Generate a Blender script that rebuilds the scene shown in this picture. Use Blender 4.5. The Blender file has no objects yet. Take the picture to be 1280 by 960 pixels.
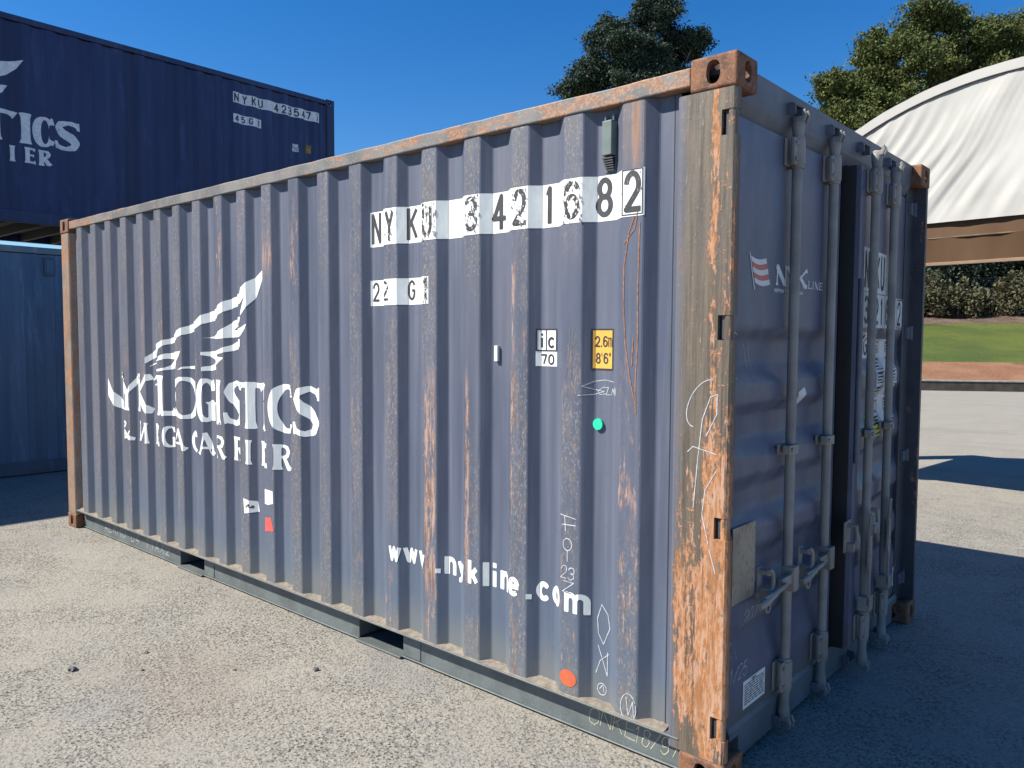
import bpy, bmesh, math, random
import numpy as np
from mathutils import Vector, Matrix
from mathutils.geometry import tessellate_polygon
random.seed(7)
RNG = np.random.default_rng(11)
sc = bpy.context.scene
col = sc.collection
R = math.radians

# ------------------------------------------------------------------ camera, sky, sun, exposure
cam = bpy.data.cameras.new('camera')
camo = bpy.data.objects.new('camera', cam)
col.objects.link(camo)
sc.camera = camo
CP = Vector((1.21605, -2.51625, 1.62189))
yaw, pitch, roll = R(131.3128), R(-3.3392), R(0.26759)
fw = Vector((math.cos(yaw)*math.cos(pitch), math.sin(yaw)*math.cos(pitch), math.sin(pitch)))
rt = fw.cross(Vector((0, 0, 1))).normalized()
up = rt.cross(fw)
r2 = math.cos(roll)*rt + math.sin(roll)*up
u2 = -math.sin(roll)*rt + math.cos(roll)*up
camo.matrix_world = Matrix(((r2.x, u2.x, -fw.x, CP.x), (r2.y, u2.y, -fw.y, CP.y), (r2.z, u2.z, -fw.z, CP.z), (0, 0, 0, 1)))
cam.sensor_width = 36.0
cam.lens = 985.93/1280*36.0
cam.clip_start = 0.05
cam.clip_end = 3000

TO_SUN = Vector((-0.665, -0.765, 1.0)).normalized()
world = bpy.data.worlds.new('World')
sc.world = world
world.use_nodes = True
wn = world.node_tree
sky = wn.nodes.new('ShaderNodeTexSky')
sky.sky_type = 'NISHITA'
sky.sun_disc = False
sky.sun_elevation = math.asin(TO_SUN.z)
sky.sun_rotation = math.atan2(TO_SUN.x, TO_SUN.y)
sky.altitude = 200
sky.air_density = 1.0
sky.dust_density = 0.15
sky.ozone_density = 4.0
bg = wn.nodes['Background']
hsv = wn.nodes.new('ShaderNodeHueSaturation')
hsv.inputs['Saturation'].default_value = 1.36
hsv.inputs['Hue'].default_value = 0.507
wn.links.new(sky.outputs[0], hsv.inputs['Color'])
wn.links.new(hsv.outputs[0], bg.inputs[0])
bg.inputs[1].default_value = 0.082
sun = bpy.data.lights.new('sun', 'SUN')
sun.energy = 5.0
sun.angle = R(0.53)
sun.color = (1.0, 0.93, 0.81)
suno = bpy.data.objects.new('sun', sun)
col.objects.link(suno)
suno.rotation_euler = (-TO_SUN).to_track_quat('-Z', 'Y').to_euler()
suno.location = (-20, -24, 40)
sc.view_settings.view_transform = 'Standard'
sc.view_settings.look = 'None'
sc.view_settings.gamma = 1
sc.view_settings.use_curve_mapping = False
sc.view_settings.exposure = 0.85
sc.cycles.max_bounces = 6
sc.cycles.diffuse_bounces = 3


# ------------------------------------------------------------------ object helpers
def tag(o, label=None, cat=None, group=None, kind=None):
    if label: o['label'] = label
    if cat: o['category'] = cat
    if group: o['group'] = group
    if kind: o['kind'] = kind
    return o


def empty(name, loc=(0, 0, 0), rz=0.0, parent=None):
    o = bpy.data.objects.new(name, None)
    col.objects.link(o)
    o.location = loc
    o.rotation_euler = (0, 0, rz)
    o.empty_display_size = 0.2
    if parent: o.parent = parent
    return o


class MB:
    """collects shapes into one mesh"""
    def __init__(s):
        s.v = []; s.f = []; s.sm = []

    def add(s, vs, fs, smooth=False):
        b = len(s.v)
        s.v += [tuple(p) for p in vs]
        s.f += [tuple(i+b for i in f) for f in fs]
        s.sm += [smooth]*len(fs)
        return s

    def box(s, x0, x1, y0, y1, z0, z1):
        vs = [(x0, y0, z0), (x1, y0, z0), (x1, y1, z0), (x0, y1, z0), (x0, y0, z1), (x1, y0, z1), (x1, y1, z1), (x0, y1, z1)]
        return s.add(vs, [(0, 3, 2, 1), (4, 5, 6, 7), (0, 1, 5, 4), (1, 2, 6, 5), (2, 3, 7, 6), (3, 0, 4, 7)])

    def prism(s, poly, axis, a, b):
        """2D polygon extruded along an axis from a to b; poly in the two other axes in cyclic order"""
        n = len(poly)
        def P(p, t):
            if axis == 'x': return (t, p[0], p[1])
            if axis == 'y': return (p[0], t, p[1])
            return (p[0], p[1], t)
        vs = [P(p, a) for p in poly]+[P(p, b) for p in poly]
        fs = [tuple(range(n)), tuple(range(2*n-1, n-1, -1))]
        for i in range(n):
            j = (i+1) % n
            fs.append((i, i+n, j+n, j))
        return s.add(vs, fs)

    def tube(s, pts, r, n=10, caps=True, smooth=True):
        pts = [Vector(p) for p in pts]
        rs = r if isinstance(r, (list, tuple)) else [r]*len(pts)
        rings = []
        nrm = None
        for i, p in enumerate(pts):
            if i == 0: t = pts[1]-pts[0]
            elif i == len(pts)-1: t = pts[-1]-pts[-2]
            else: t = (pts[i+1]-p).normalized()+(p-pts[i-1]).normalized()
            t.normalize()
            if nrm is None:
                nrm = t.orthogonal().normalized()
            else:
                nrm = (nrm-t*nrm.dot(t)).normalized()
            b = t.cross(nrm)
            rings.append([p+rs[i]*(math.cos(2*math.pi*k/n)*nrm+math.sin(2*math.pi*k/n)*b) for k in range(n)])
        vs = [q for ring in rings for q in ring]
        fs = []
        for i in range(len(pts)-1):
            for k in range(n):
                k2 = (k+1) % n
                fs.append((i*n+k, i*n+k2, (i+1)*n+k2, (i+1)*n+k))
        s.add(vs, fs, smooth)
        if caps:
            s.add(rings[0], [tuple(range(n-1, -1, -1))])
            s.add(rings[-1], [tuple(range(n))])
        return s

    def mesh(s, name, fix=True, merge=False):
        me = bpy.data.meshes.new(name)
        me.from_pydata(s.v, [], s.f)
        me.polygons.foreach_set('use_smooth', s.sm)
        if fix:
            bm = bmesh.new(); bm.from_mesh(me)
            if merge: bmesh.ops.remove_doubles(bm, verts=bm.verts, dist=1e-5)
            bmesh.ops.recalc_face_normals(bm, faces=bm.faces)
            bm.to_mesh(me); bm.free()
        return me

    def build(s, name, mat, parent=None, bevel=0, seg=2, label=None, fix=True, merge=False):
        me = s.mesh(name, fix, merge)
        me.materials.append(mat)
        o = bpy.data.objects.new(name, me)
        col.objects.link(o)
        if parent: o.parent = parent
        if bevel:
            m = o.modifiers.new('bevel', 'BEVEL')
            m.width = bevel; m.segments = seg; m.limit_method = 'ANGLE'; m.angle_limit = R(40)
        if label: o['label'] = label
        return o


def copy_tree(o, parent=None):
    c = o.copy()
    col.objects.link(c)
    if parent: c.parent = parent
    for ch in list(o.children):
        copy_tree(ch, c)
    return c


# ------------------------------------------------------------------ material helpers
class NT:
    def __init__(s, name):
        s.m = bpy.data.materials.new(name)
        s.m.use_nodes = True
        s.t = s.m.node_tree
        s.b = s.t.nodes['Principled BSDF']
        s.b.inputs['Roughness'].default_value = 0.6
        s.tc = s.t.nodes.new('ShaderNodeTexCoord')

    def n(s, typ, **kw):
        nd = s.t.nodes.new(typ)
        for k, v in kw.items(): setattr(nd, k, v)
        return nd

    def put(s, inp, v):
        if hasattr(v, 'is_output'): s.t.links.new(v, inp)
        elif isinstance(v, (tuple, list)) and len(v) == 3 and inp.type == 'RGBA': inp.default_value = (*v, 1)
        else: inp.default_value = v

    def math(s, op, a, b=0.0, c=None, clamp=False):
        nd = s.n('ShaderNodeMath', operation=op, use_clamp=clamp)
        s.put(nd.inputs[0], a); s.put(nd.inputs[1], b)
        if c is not None: s.put(nd.inputs[2], c)
        return nd.outputs[0]

    def mul(s, a, b): return s.math('MULTIPLY', a, b)
    def add(s, a, b): return s.math('ADD', a, b)
    def sub(s, a, b): return s.math('SUBTRACT', a, b)
    def mx(s, a, b): return s.math('MAXIMUM', a, b)

    def ramp(s, v, a, b, c=0.0, d=1.0):
        nd = s.n('ShaderNodeMapRange', interpolation_type='SMOOTHSTEP')
        s.put(nd.inputs[0], v)
        for i, q in zip((1, 2, 3, 4), (a, b, c, d)): s.put(nd.inputs[i], q)
        return nd.outputs[0]

    def band(s, v, a, b, soft):
        return s.mul(s.ramp(v, a-soft, a+soft), s.ramp(v, b-soft, b+soft, 1.0, 0.0))

    def xyz(s, gen=False):
        nd = s.n('ShaderNodeSeparateXYZ')
        s.t.links.new(s.tc.outputs['Object'], nd.inputs[0])
        return nd.outputs

    def map(s, scale=(1, 1, 1), loc=(0, 0, 0), rot=(0, 0, 0)):
        nd = s.n('ShaderNodeMapping')
        s.t.links.new(s.tc.outputs['Object'], nd.inputs[0])
        nd.inputs['Scale'].default_value = scale
        nd.inputs['Location'].default_value = loc
        nd.inputs['Rotation'].default_value = rot
        return nd.outputs[0]

    def noise(s, scale=5.0, detail=4.0, rough=0.55, vec=None, dist=0.0, out=0):
        nd = s.n('ShaderNodeTexNoise')
        s.t.links.new(vec if vec is not None else s.tc.outputs['Object'], nd.inputs['Vector'])
        nd.inputs['Scale'].default_value = scale
        nd.inputs['Detail'].default_value = detail
        nd.inputs['Roughness'].default_value = rough
        nd.inputs['Distortion'].default_value = dist
        return nd.outputs[out]

    def voro(s, scale=5.0, feature='F1', vec=None, out='Distance', rnd=1.0):
        nd = s.n('ShaderNodeTexVoronoi', feature=feature)
        s.t.links.new(vec if vec is not None else s.tc.outputs['Object'], nd.inputs['Vector'])
        nd.inputs['Scale'].default_value = scale
        nd.inputs['Randomness'].default_value = rnd
        return nd.outputs[out]

    def mix(s, f, a, b, blend='MIX'):
        nd = s.n('ShaderNodeMix', data_type='RGBA', blend_type=blend)
        s.put(nd.inputs[0], f); s.put(nd.inputs[6], a); s.put(nd.inputs[7], b)
        return nd.outputs[2]

    def bump(s, h, strength=0.3, dist=0.01):
        nd = s.n('ShaderNodeBump')
        nd.inputs['Strength'].default_value = strength
        nd.inputs['Distance'].default_value = dist
        s.t.links.new(h, nd.inputs['Height'])
        s.t.links.new(nd.outputs[0], s.b.inputs['Normal'])

    def col(s, c): s.put(s.b.inputs['Base Color'], c)
    def rough(s, r): s.put(s.b.inputs['Roughness'], r)
    def metal(s, r): s.put(s.b.inputs['Metallic'], r)


def plain(name, c, rough=0.6, var=0.15, scale=12.0, metal=0.0, bump=0.0):
    t = NT(name)
    n = t.noise(scale, 5)
    d = tuple(max(0, x*(1-var)) for x in c); l = tuple(x*(1+var) for x in c)
    t.col(t.mix(t.ramp(n, 0.3, 0.7), d, l))
    t.rough(rough); t.metal(metal)
    if bump: t.bump(n, bump, 0.004)
    return t.m


RUST_A = (0.25, 0.105, 0.042)
RUST_B = (0.36, 0.195, 0.115)
RUST_D = (0.11, 0.045, 0.025)


def m_side():
    t = NT('faded_side_paint')
    x, y, z = t.xyz()
    n1 = t.noise(1.0, 6, 0.6, t.map((5, 5, 0.55)))
    n2 = t.noise(1.0, 4, 0.6, t.map((26, 26, 0.9), (3, 1, 7)))
    c = t.mix(t.ramp(n1, 0.32, 0.68), (0.060, 0.076, 0.121), (0.090, 0.104, 0.154))
    c = t.mix(t.mul(t.ramp(n2, 0.5, 0.72), 0.45), c, (0.148, 0.165, 0.215))
    c = t.mix(t.mul(t.ramp(n2, 0.47, 0.3), 0.35), c, (0.048, 0.058, 0.092))
    big = t.noise(0.8, 3, 0.5)
    c = t.mix(t.mul(t.ramp(big, 0.45, 0.7), 0.35), c, (0.118, 0.118, 0.145))
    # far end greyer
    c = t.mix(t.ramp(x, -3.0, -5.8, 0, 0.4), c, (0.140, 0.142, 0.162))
    # dusty foot, bluish green
    c = t.mix(t.mul(t.ramp(z, 0.95, 0.2), 0.55), c, (0.088, 0.128, 0.182))
    c = t.mix(t.mul(t.ramp(t.add(z, t.mul(t.sub(n1, 0.5), 0.35)), 0.38, 0.17), 0.6), c, (0.165, 0.168, 0.150))
    # wear on the outer flats
    outer = t.ramp(y, 0.0145, 0.0105)
    scr = t.noise(1.0, 6, 0.7, t.map((46, 46, 9)))
    fine = t.noise(1.0, 5, 0.75, t.map((130, 130, 60)))
    per = t.noise(1.0, 3, 0.6, t.map((1.9, 0.0, 0.7), (2.3, 0, 0.4)))
    wearm = t.mul(outer, t.ramp(per, 0.36, 0.6))
    c = t.mix(t.mul(wearm, t.ramp(scr, 0.42, 0.6, 0.1, 0.75)), c, (0.135, 0.126, 0.124))
    c = t.mix(t.mul(wearm, t.ramp(fine, 0.555, 0.62, 0, 0.75)), c, (0.29, 0.28, 0.275))
    c = t.mix(t.mul(wearm, t.ramp(fine, 0.44, 0.38, 0, 0.6)), c, (0.07, 0.066, 0.068))
    per2 = t.noise(1.0, 3, 0.6, t.map((3.3, 0.0, 0.9), (7.3, 0, 2.4)))
    rustm = t.mul(t.mul(outer, t.ramp(per2, 0.52, 0.68)), t.ramp(scr, 0.52, 0.62))
    # named ribs, as in the yard's own history: a long scrape on one rib, thin ones on its neighbours
    def rib(x0, x1, z0, z1, lo, hi):
        return t.mul(t.mul(t.band(x, x0, x1, 0.006), t.band(z, z0, z1, 0.12)), t.ramp(scr, lo, hi))
    r1 = rib(-1.556, -1.484, 0.42, 1.42, 0.38, 0.52)
    r2 = rib(-1.285, -1.262, 0.55, 1.42, 0.36, 0.52)
    r3 = rib(-0.418, -0.382, 2.27, 2.52, 0.25, 0.45)
    r4 = rib(-0.735, -0.66, 0.25, 0.75, 0.55, 0.65)
    r5 = rib(-1.01, -0.99, 0.9, 2.0, 0.45, 0.6)
    r6 = rib(-2.96, -2.86, 2.05, 2.16, 0.35, 0.5)
    r7 = rib(-0.45, -0.36, 0.3, 0.9, 0.56, 0.66)
    rr = rustm
    for q in (r1, r2, r3, r4, r5, r6, r7): rr = t.mx(rr, q)
    lng = t.noise(1.0, 6, 0.7, t.map((150, 150, 7), (2, 2, 2)))
    rc = t.mix(t.ramp(lng, 0.42, 0.56), (0.15, 0.085, 0.062), (0.40, 0.265, 0.215))
    rc = t.mix(t.ramp(fine, 0.55, 0.66, 0, 0.6), rc, (0.46, 0.35, 0.30))
    rc = t.mix(t.mul(r3, 0.75), rc, (0.24, 0.10, 0.05))
    c = t.mix(t.mul(rr, 0.92), c, rc)
    halo = t.mul(t.band(x, -0.47, -0.36, 0.03), t.mul(t.ramp(z, 2.15, 2.4), 0.35))
    c = t.mix(halo, c, (0.17, 0.12, 0.085))
    # light weathered edges where outer flat meets slope
    dirt = t.noise(1.0, 4, 0.6, t.map((9, 9, 30), (5, 5, 5)))
    c = t.mix(t.mul(t.ramp(dirt, 0.62, 0.72), 0.35), c, (0.08, 0.085, 0.11))
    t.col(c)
    t.rough(t.ramp(n1, 0.3, 0.7, 0.48, 0.66))
    t.bump(t.add(t.mul(t.noise(1.0, 3, 0.5, t.map((6, 6, 3.0), (9, 1, 2))), 1.0), t.mul(fine, 0.06)), 0.35, 0.012)
    return t.m


def m_post():
    t = NT('rusted_post_paint')
    x, y, z = t.xyz()
    scr = t.noise(1.0, 7, 0.72, t.map((32, 32, 4.2)))
    fine = t.noise(1.0, 6, 0.75, t.map((100, 100, 30), (1, 2, 3)))
    big = t.noise(1.0, 4, 0.6, t.map((7, 7, 2.2), (4, 0, 1)))
    strk = t.noise(1.0, 6, 0.7, t.map((75, 75, 2.2), (3, 3, 3)))
    base = t.mix(t.ramp(strk, 0.36, 0.64), (0.068, 0.058, 0.046), (0.150, 0.120, 0.088))
    base = t.mix(t.mul(t.ramp(big, 0.42, 0.62), 0.5), base, (0.125, 0.116, 0.108))
    base = t.mix(t.mul(t.ramp(x, -0.17, -0.215), 0.75), base, (0.105, 0.12, 0.165))
    base = t.mix(t.mul(t.ramp(fine, 0.60, 0.68), 0.6), base, (0.30, 0.27, 0.24))
    base = t.mix(t.mul(t.ramp(big, 0.52, 0.68), 0.45), base, (0.19, 0.115, 0.060))
    # rust: much near the foot, a ragged stripe all the way up, flecks
    low = t.ramp(z, 1.60, 0.50, 0.0, 0.205)
    low = t.add(low, t.ramp(z, 0.3, 0.12, 0.0, -0.14))
    wob = t.mul(t.sub(t.noise(1.0, 4, 0.6, t.map((0, 0, 5.5), (0, 3, 0))), 0.5), 0.07)
    xs = t.add(x, wob)
    stripe = t.mul(t.band(xs, -0.092, -0.050, 0.028), 0.225)
    stripe2 = t.mul(t.band(xs, -0.05, 0.02, 0.015), 0.12)
    side = t.mul(t.ramp(x, -0.19, -0.225, 0, -0.16), 1.0)
    val = t.add(t.add(t.add(t.add(t.mul(scr, 0.55), t.mul(strk, 0.30)), t.mul(big, 0.25)), t.add(low, t.mx(stripe, stripe2))), side)
    val = t.add(val, t.mul(t.sub(fine, 0.5), 0.45))
    scrape = t.noise(1.0, 6, 0.72, t.map((16, 16, 48), (6, 1, 6)))
    val = t.add(val, t.mul(t.ramp(scrape, 0.57, 0.70), 0.14))
    mk = t.ramp(val, 0.70, 0.728)
    rc = t.mix(t.ramp(fine, 0.42, 0.60), (0.30, 0.125, 0.042), (0.42, 0.215, 0.115))
    pk = t.noise(1.0, 6, 0.7, t.map((60, 60, 9), (8, 8, 8)))
    rc = t.mix(t.ramp(pk, 0.48, 0.60, 0, 0.85), rc, (0.43, 0.275, 0.195))
    rc = t.mix(t.ramp(strk, 0.42, 0.34, 0, 0.75), rc, (0.13, 0.062, 0.033))
    rc = t.mix(t.ramp(big, 0.56, 0.66, 0, 0.7), rc, (0.24, 0.105, 0.035))
    edge = t.mul(t.ramp(val, 0.665, 0.70), t.ramp(val, 0.72, 0.75, 1, 0))
    patch = t.noise(1.0, 6, 0.7, t.map((45, 45, 14), (2, 9, 4)))
    mk = t.mul(mk, t.ramp(patch, 0.60, 0.64, 1, 0))
    c = t.mix(mk, base, rc)
    c = t.mix(t.mul(edge, 0.5), c, (0.11, 0.06, 0.04))
    # the edge next to the doors is brown and grimy
    c = t.mix(t.mul(t.ramp(y, 0.012, 0.05), 0.7), c, (0.075, 0.06, 0.055))
    t.col(c)
    t.rough(t.add(t.mul(mk, 0.25), 0.55))
    t.bump(t.add(t.mul(val, 1.0), t.mul(fine, 0.3)), 0.5, 0.006)
    return t.m


def m_rusty(name, base, lo, hi, sx=(14, 14, 14), dark=0.4, c2=None):
    """painted steel, rusting through where a noise passes lo..hi"""
    t = NT(name)
    a = t.noise(1.0, 7, 0.68, t.map(sx))
    f = t.noise(90.0, 4, 0.7)
    b2 = tuple(q*0.72 for q in base)
    c = t.mix(t.ramp(t.noise(6.0, 4), 0.35, 0.65), b2, base)
    c = t.mix(t.mul(t.ramp(f, 0.58, 0.68), 0.4), c, c2 or tuple(min(1, q*1.7) for q in base))
    rc = t.mix(t.ramp(f, 0.4, 0.62), RUST_A, RUST_B)
    rc = t.mix(t.ramp(a, hi+0.02, hi+0.12, 0, dark), rc, RUST_D)
    mk = t.ramp(t.add(a, t.mul(t.sub(f, 0.5), 0.15)), lo, hi)
    t.col(t.mix(mk, c, rc))
    t.rough(t.add(t.mul(mk, 0.2), 0.55))
    t.bump(t.add(a, t.mul(f, 0.3)), 0.4, 0.004)
    return t.m


def m_cast(name):
    t = NT(name)
    a = t.noise(1.0, 7, 0.68, t.map((22, 22, 22)))
    f = t.noise(120.0, 5, 0.75)
    c = t.mix(t.ramp(a, 0.32, 0.68), (0.085, 0.040, 0.026), (0.235, 0.105, 0.052))
    c = t.mix(t.mul(t.ramp(f, 0.52, 0.66), 0.6), c, (0.30, 0.175, 0.11))
    c = t.mix(t.mul(t.ramp(f, 0.46, 0.36), 0.6), c, (0.05, 0.027, 0.02))
    g = t.noise(1.0, 5, 0.7, t.map((30, 30, 12), (4, 4, 4)))
    c = t.mix(t.mul(t.ramp(g, 0.60, 0.68), 0.5), c, (0.16, 0.14, 0.13))
    t.col(c); t.rough(0.8)
    t.bump(t.add(a, t.mul(f, 0.5)), 0.6, 0.004)
    return t.m


def m_rail():
    t = NT('worn_top_rail_paint')
    x, y, z = t.xyz()
    a = t.noise(1.0, 7, 0.68, t.map((7, 16, 22)))
    f = t.noise(90.0, 4, 0.7)
    c = t.mix(t.ramp(t.noise(5.0, 5), 0.35, 0.65), (0.110, 0.112, 0.116), (0.175, 0.170, 0.165))
    c = t.mix(t.mul(t.ramp(f, 0.58, 0.68), 0.5), c, (0.38, 0.37, 0.36))
    th = t.add(t.ramp(x, -3.2, -0.8, 0.02, 0.15), t.ramp(x, -4.6, -6.0, 0.0, 0.14))
    mk = t.ramp(t.add(t.add(a, th), t.mul(t.sub(f, 0.5), 0.15)), 0.60, 0.66)
    rc = t.mix(t.ramp(f, 0.4, 0.62), RUST_A, (0.36, 0.215, 0.135))
    t.col(t.mix(t.mul(mk, 0.8), c, rc))
    t.rough(0.62)
    t.bump(t.add(a, t.mul(f, 0.3)), 0.35, 0.004)
    return t.m


def m_door():
    t = NT('door_paint')
    x, y, z = t.xyz()
    n1 = t.noise(1.0, 6, 0.6, t.map((4, 4, 1.3)))
    n2 = t.noise(1.0, 5, 0.65, t.map((14, 14, 14), (3, 3, 1)))
    c = t.mix(t.ramp(n1, 0.3, 0.7), (0.070, 0.082, 0.135), (0.120, 0.130, 0.185))
    c = t.mix(t.mul(t.ramp(n2, 0.58, 0.75), 0.35), c, (0.19, 0.195, 0.24))
    f = t.noise(1.0, 5, 0.75, t.map((40, 50, 90)))
    c = t.mix(t.mul(t.ramp(f, 0.63, 0.68), 0.35), c, (0.26, 0.27, 0.31))
    c = t.mix(t.mul(t.ramp(t.add(z, t.mul(t.sub(n1, 0.5), 0.3)), 0.36, 0.16), 0.7), c, (0.135, 0.12, 0.095))
    t.col(c)
    t.rough(0.42)
    t.bump(t.noise(1.0, 3, 0.5, t.map((3, 3.5, 3.5), (1, 4, 2))), 0.5, 0.02)
    return t.m


def m_blue(name, a, b, rough=0.5):
    t = NT(name)
    n1 = t.noise(1.0, 6, 0.6, t.map((1.5, 1.5, 0.25)))
    n2 = t.noise(1.0, 6, 0.7, t.map((9, 9, 1.4), (3, 1, 7)))
    c = t.mix(t.ramp(n1, 0.3, 0.7), a, b)
    c = t.mix(t.mul(t.ramp(n2, 0.50, 0.70), 0.6), c, tuple(min(1, q*1.6+0.018) for q in b))
    n3 = t.noise(1.0, 3, 0.5, t.map((2.2, 2.2, 0.12), (6, 1, 2)))
    c = t.mix(t.mul(t.ramp(n3, 0.52, 0.66), 0.35), c, tuple(q*1.3+0.02 for q in b))
    c = t.mix(t.mul(t.ramp(n3, 0.48, 0.36), 0.5), c, tuple(q*0.6 for q in a))
    r = t.noise(1.0, 7, 0.7, t.map((3, 2.0, 1.1), (1, 5, 3)))
    c = t.mix(t.mul(t.ramp(r, 0.69, 0.74), 0.7), c, (0.06, 0.035, 0.03))
    t.col(c); t.rough(rough)
    t.bump(t.noise(3.0, 3), 0.3, 0.01)
    return t.m


def m_ground():
    t = NT('worn_asphalt')
    x, y, z = t.xyz()
    g = t.voro(78.0, 'F1', rnd=1.0)
    g2 = t.voro(150.0, 'F1', vec=t.map((1, 1, 1), (3.3, 1.7, 0)))
    cellc = t.voro(78.0, 'F1', out='Color')
    sep = t.n('ShaderNodeSeparateColor'); t.t.links.new(cellc, sep.inputs[0])
    big = t.noise(0.55, 5, 0.6)
    mid = t.noise(2.3, 6, 0.65)
    sm = t.noise(34.0, 5, 0.7)
    # dust fills the pits in patches; elsewhere the dark binder shows between the stones
    dust = t.ramp(t.add(t.mul(big, 0.6), t.mul(mid, 0.5)), 0.44, 0.66)
    stone = t.mix(sep.outputs[0], (0.220, 0.208, 0.180), (0.325, 0.310, 0.268))
    stone = t.mix(t.mul(t.ramp(sep.outputs[1], 0.80, 0.9), 0.8), stone, (0.13, 0.125, 0.125))
    stone = t.mix(t.ramp(mid, 0.35, 0.7, 0, 0.5), stone, (0.30, 0.285, 0.255))
    pit = t.ramp(t.add(g, t.mul(t.sub(sm, 0.5), 0.55)), 0.50, 0.70)
    deep = t.ramp(t.voro(52.0, 'F1', vec=t.map((1, 1.15, 1), (9, 4, 0))), 0.25, 0.35, 1.0, 0.0)
    deep = t.mul(deep, t.ramp(t.add(t.mul(sm, 0.6), t.mul(t.noise(9.0, 4, 0.6), 0.5)), 0.43, 0.55))
    dark = t.mx(t.mul(pit, 0.30), t.mul(deep, 0.97))
    dark = t.mul(dark, t.ramp(dust, 0.0, 1.0, 1.0, 0.6))
    c = t.mix(dark, stone, (0.048, 0.045, 0.043))
    c = t.mix(t.mul(dust, 0.45), c, (0.290, 0.270, 0.228))
    # a pinkish, worn-smooth hollow and grey washes
    px = t.add(t.add(x, 2.35), t.mul(t.sub(mid, 0.5), 1.2)); py = t.add(t.add(y, 0.85), t.mul(t.sub(big, 0.5), 1.0))
    blot = t.ramp(t.math('SQRT', t.add(t.mul(px, px), t.mul(t.mul(py, py), 2.2))), 0.2, 0.75, 1, 0)
    c = t.mix(t.mul(blot, t.ramp(sm, 0.3, 0.7, 0.25, 0.55)), c, (0.235, 0.200, 0.165))
    c = t.mix(t.mul(t.ramp(t.noise(0.9, 4, 0.6, t.map((1, 1, 1), (7, 3, 0))), 0.52, 0.68), 0.5), c, (0.205, 0.205, 0.205))
    # paler towards the far yard, with faint stretched streaks
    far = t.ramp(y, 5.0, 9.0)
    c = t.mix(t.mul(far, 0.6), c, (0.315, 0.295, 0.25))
    trk = t.noise(1.0, 4, 0.6, t.map((0.25, 2.4, 1), (3, 5, 0), (0, 0, 0.25)))
    c = t.mix(t.mul(t.ramp(trk, 0.50, 0.66), 0.30), c, (0.21, 0.205, 0.195))
    t.col(c)
    t.rough(0.9)
    h = t.add(t.add(t.mul(t.math('SUBTRACT', 1.0, dark), 1.0), t.mul(sep.outputs[2], 0.35)), t.mul(sm, 0.6))
    t.bump(h, 0.85, 0.007)
    return t.m


def m_leaf(name, d, l, trans=0.15):
    t = NT(name)
    info = t.n('ShaderNodeAttribute', attribute_name='tint')
    v = info.outputs['Fac']
    t.col(t.mix(v, d, l))
    t.rough(0.75)
    t.b.inputs['Specular IOR Level'].default_value = 0.2
    tr = t.n('ShaderNodeBsdfTranslucent')
    t.t.links.new(t.mix(v, d, l), tr.inputs[0])
    mxs = t.n('ShaderNodeMixShader')
    mxs.inputs[0].default_value = trans
    out = t.t.nodes['Material Output']
    t.t.links.new(t.b.outputs[0], mxs.inputs[1]); t.t.links.new(tr.outputs[0], mxs.inputs[2])
    t.t.links.new(mxs.outputs[0], out.inputs[0])
    return t.m


def m_white_paint():
    t = NT('white_marking_paint')
    a = t.noise(1.0, 6, 0.7, t.map((40, 40, 12)))
    c = t.mix(t.ramp(a, 0.4, 0.7), (0.72, 0.75, 0.73), (0.86, 0.88, 0.85))
    t.col(c); t.rough(0.5)
    return t.m


M = {}
M['side'] = m_side()
M['post'] = m_post()
M['rail'] = m_rail()
M['casting'] = m_cast('rusty_casting')
M['far_post'] = m_rusty('rusty_far_post', (0.24, 0.205, 0.17), 0.42, 0.60, (26, 26, 5), 0.3)
M['dark_rust'] = m_rusty('grimy_post_paint', (0.05, 0.055, 0.07), 0.60, 0.68, (14, 14, 5), 0.5)
M['brail'] = m_rusty('dusty_bottom_rail', (0.120, 0.142, 0.148), 0.70, 0.76, (9, 20, 20), 0.2, (0.27, 0.28, 0.26))
M['door'] = m_door()
M['rod'] = m_rusty('galvanised_rod', (0.25, 0.245, 0.235), 0.72, 0.80, (25, 25, 3), 0.2, (0.36, 0.35, 0.335))
M['bracket'] = m_rusty('galvanised_bracket', (0.27, 0.25, 0.225), 0.66, 0.76, (25, 25, 25), 0.2, (0.33, 0.33, 0.32))
M['header'] = m_rusty('header_paint', (0.125, 0.14, 0.175), 0.74, 0.82, (4, 4, 20), 0.2)
M['sill'] = m_rusty('dusty_sill_paint', (0.11, 0.135, 0.155), 0.72, 0.8, (6, 6, 6), 0.2, (0.19, 0.19, 0.18))
M['rubber'] = plain('black_rubber', (0.012, 0.012, 0.014), 0.7)
M['inside'] = plain('dark_plywood', (0.05, 0.035, 0.025), 0.8)
M['white'] = m_white_paint()
M['black'] = plain('black_marking', (0.028, 0.030, 0.036), 0.6, 0.3)
M['yellow'] = plain('yellow_sign', (0.72, 0.40, 0.07), 0.5, 0.05)
M['green'] = plain('mint_green_plastic', (0.02, 0.58, 0.33), 0.4, 0.05)
M['orange'] = m_rusty('orange_spot_paint', (0.62, 0.14, 0.06), 0.70, 0.74, (20, 20, 20), 0.8, (0.66, 0.2, 0.1))
M['red'] = plain('red_paper', (0.66, 0.10, 0.09), 0.6, 0.08)
M['paper'] = plain('white_paper', (0.70, 0.71, 0.69), 0.6, 0.06)
M['chalk'] = plain('white_chalk', (0.44, 0.46, 0.49), 0.9, 0.25, 60)
M['chalk_y'] = plain('yellow_chalk', (0.46, 0.44, 0.30), 0.9, 0.25, 60)
M['scrape'] = plain('rust_scrape', (0.27, 0.13, 0.075), 0.8, 0.3, 60)
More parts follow.
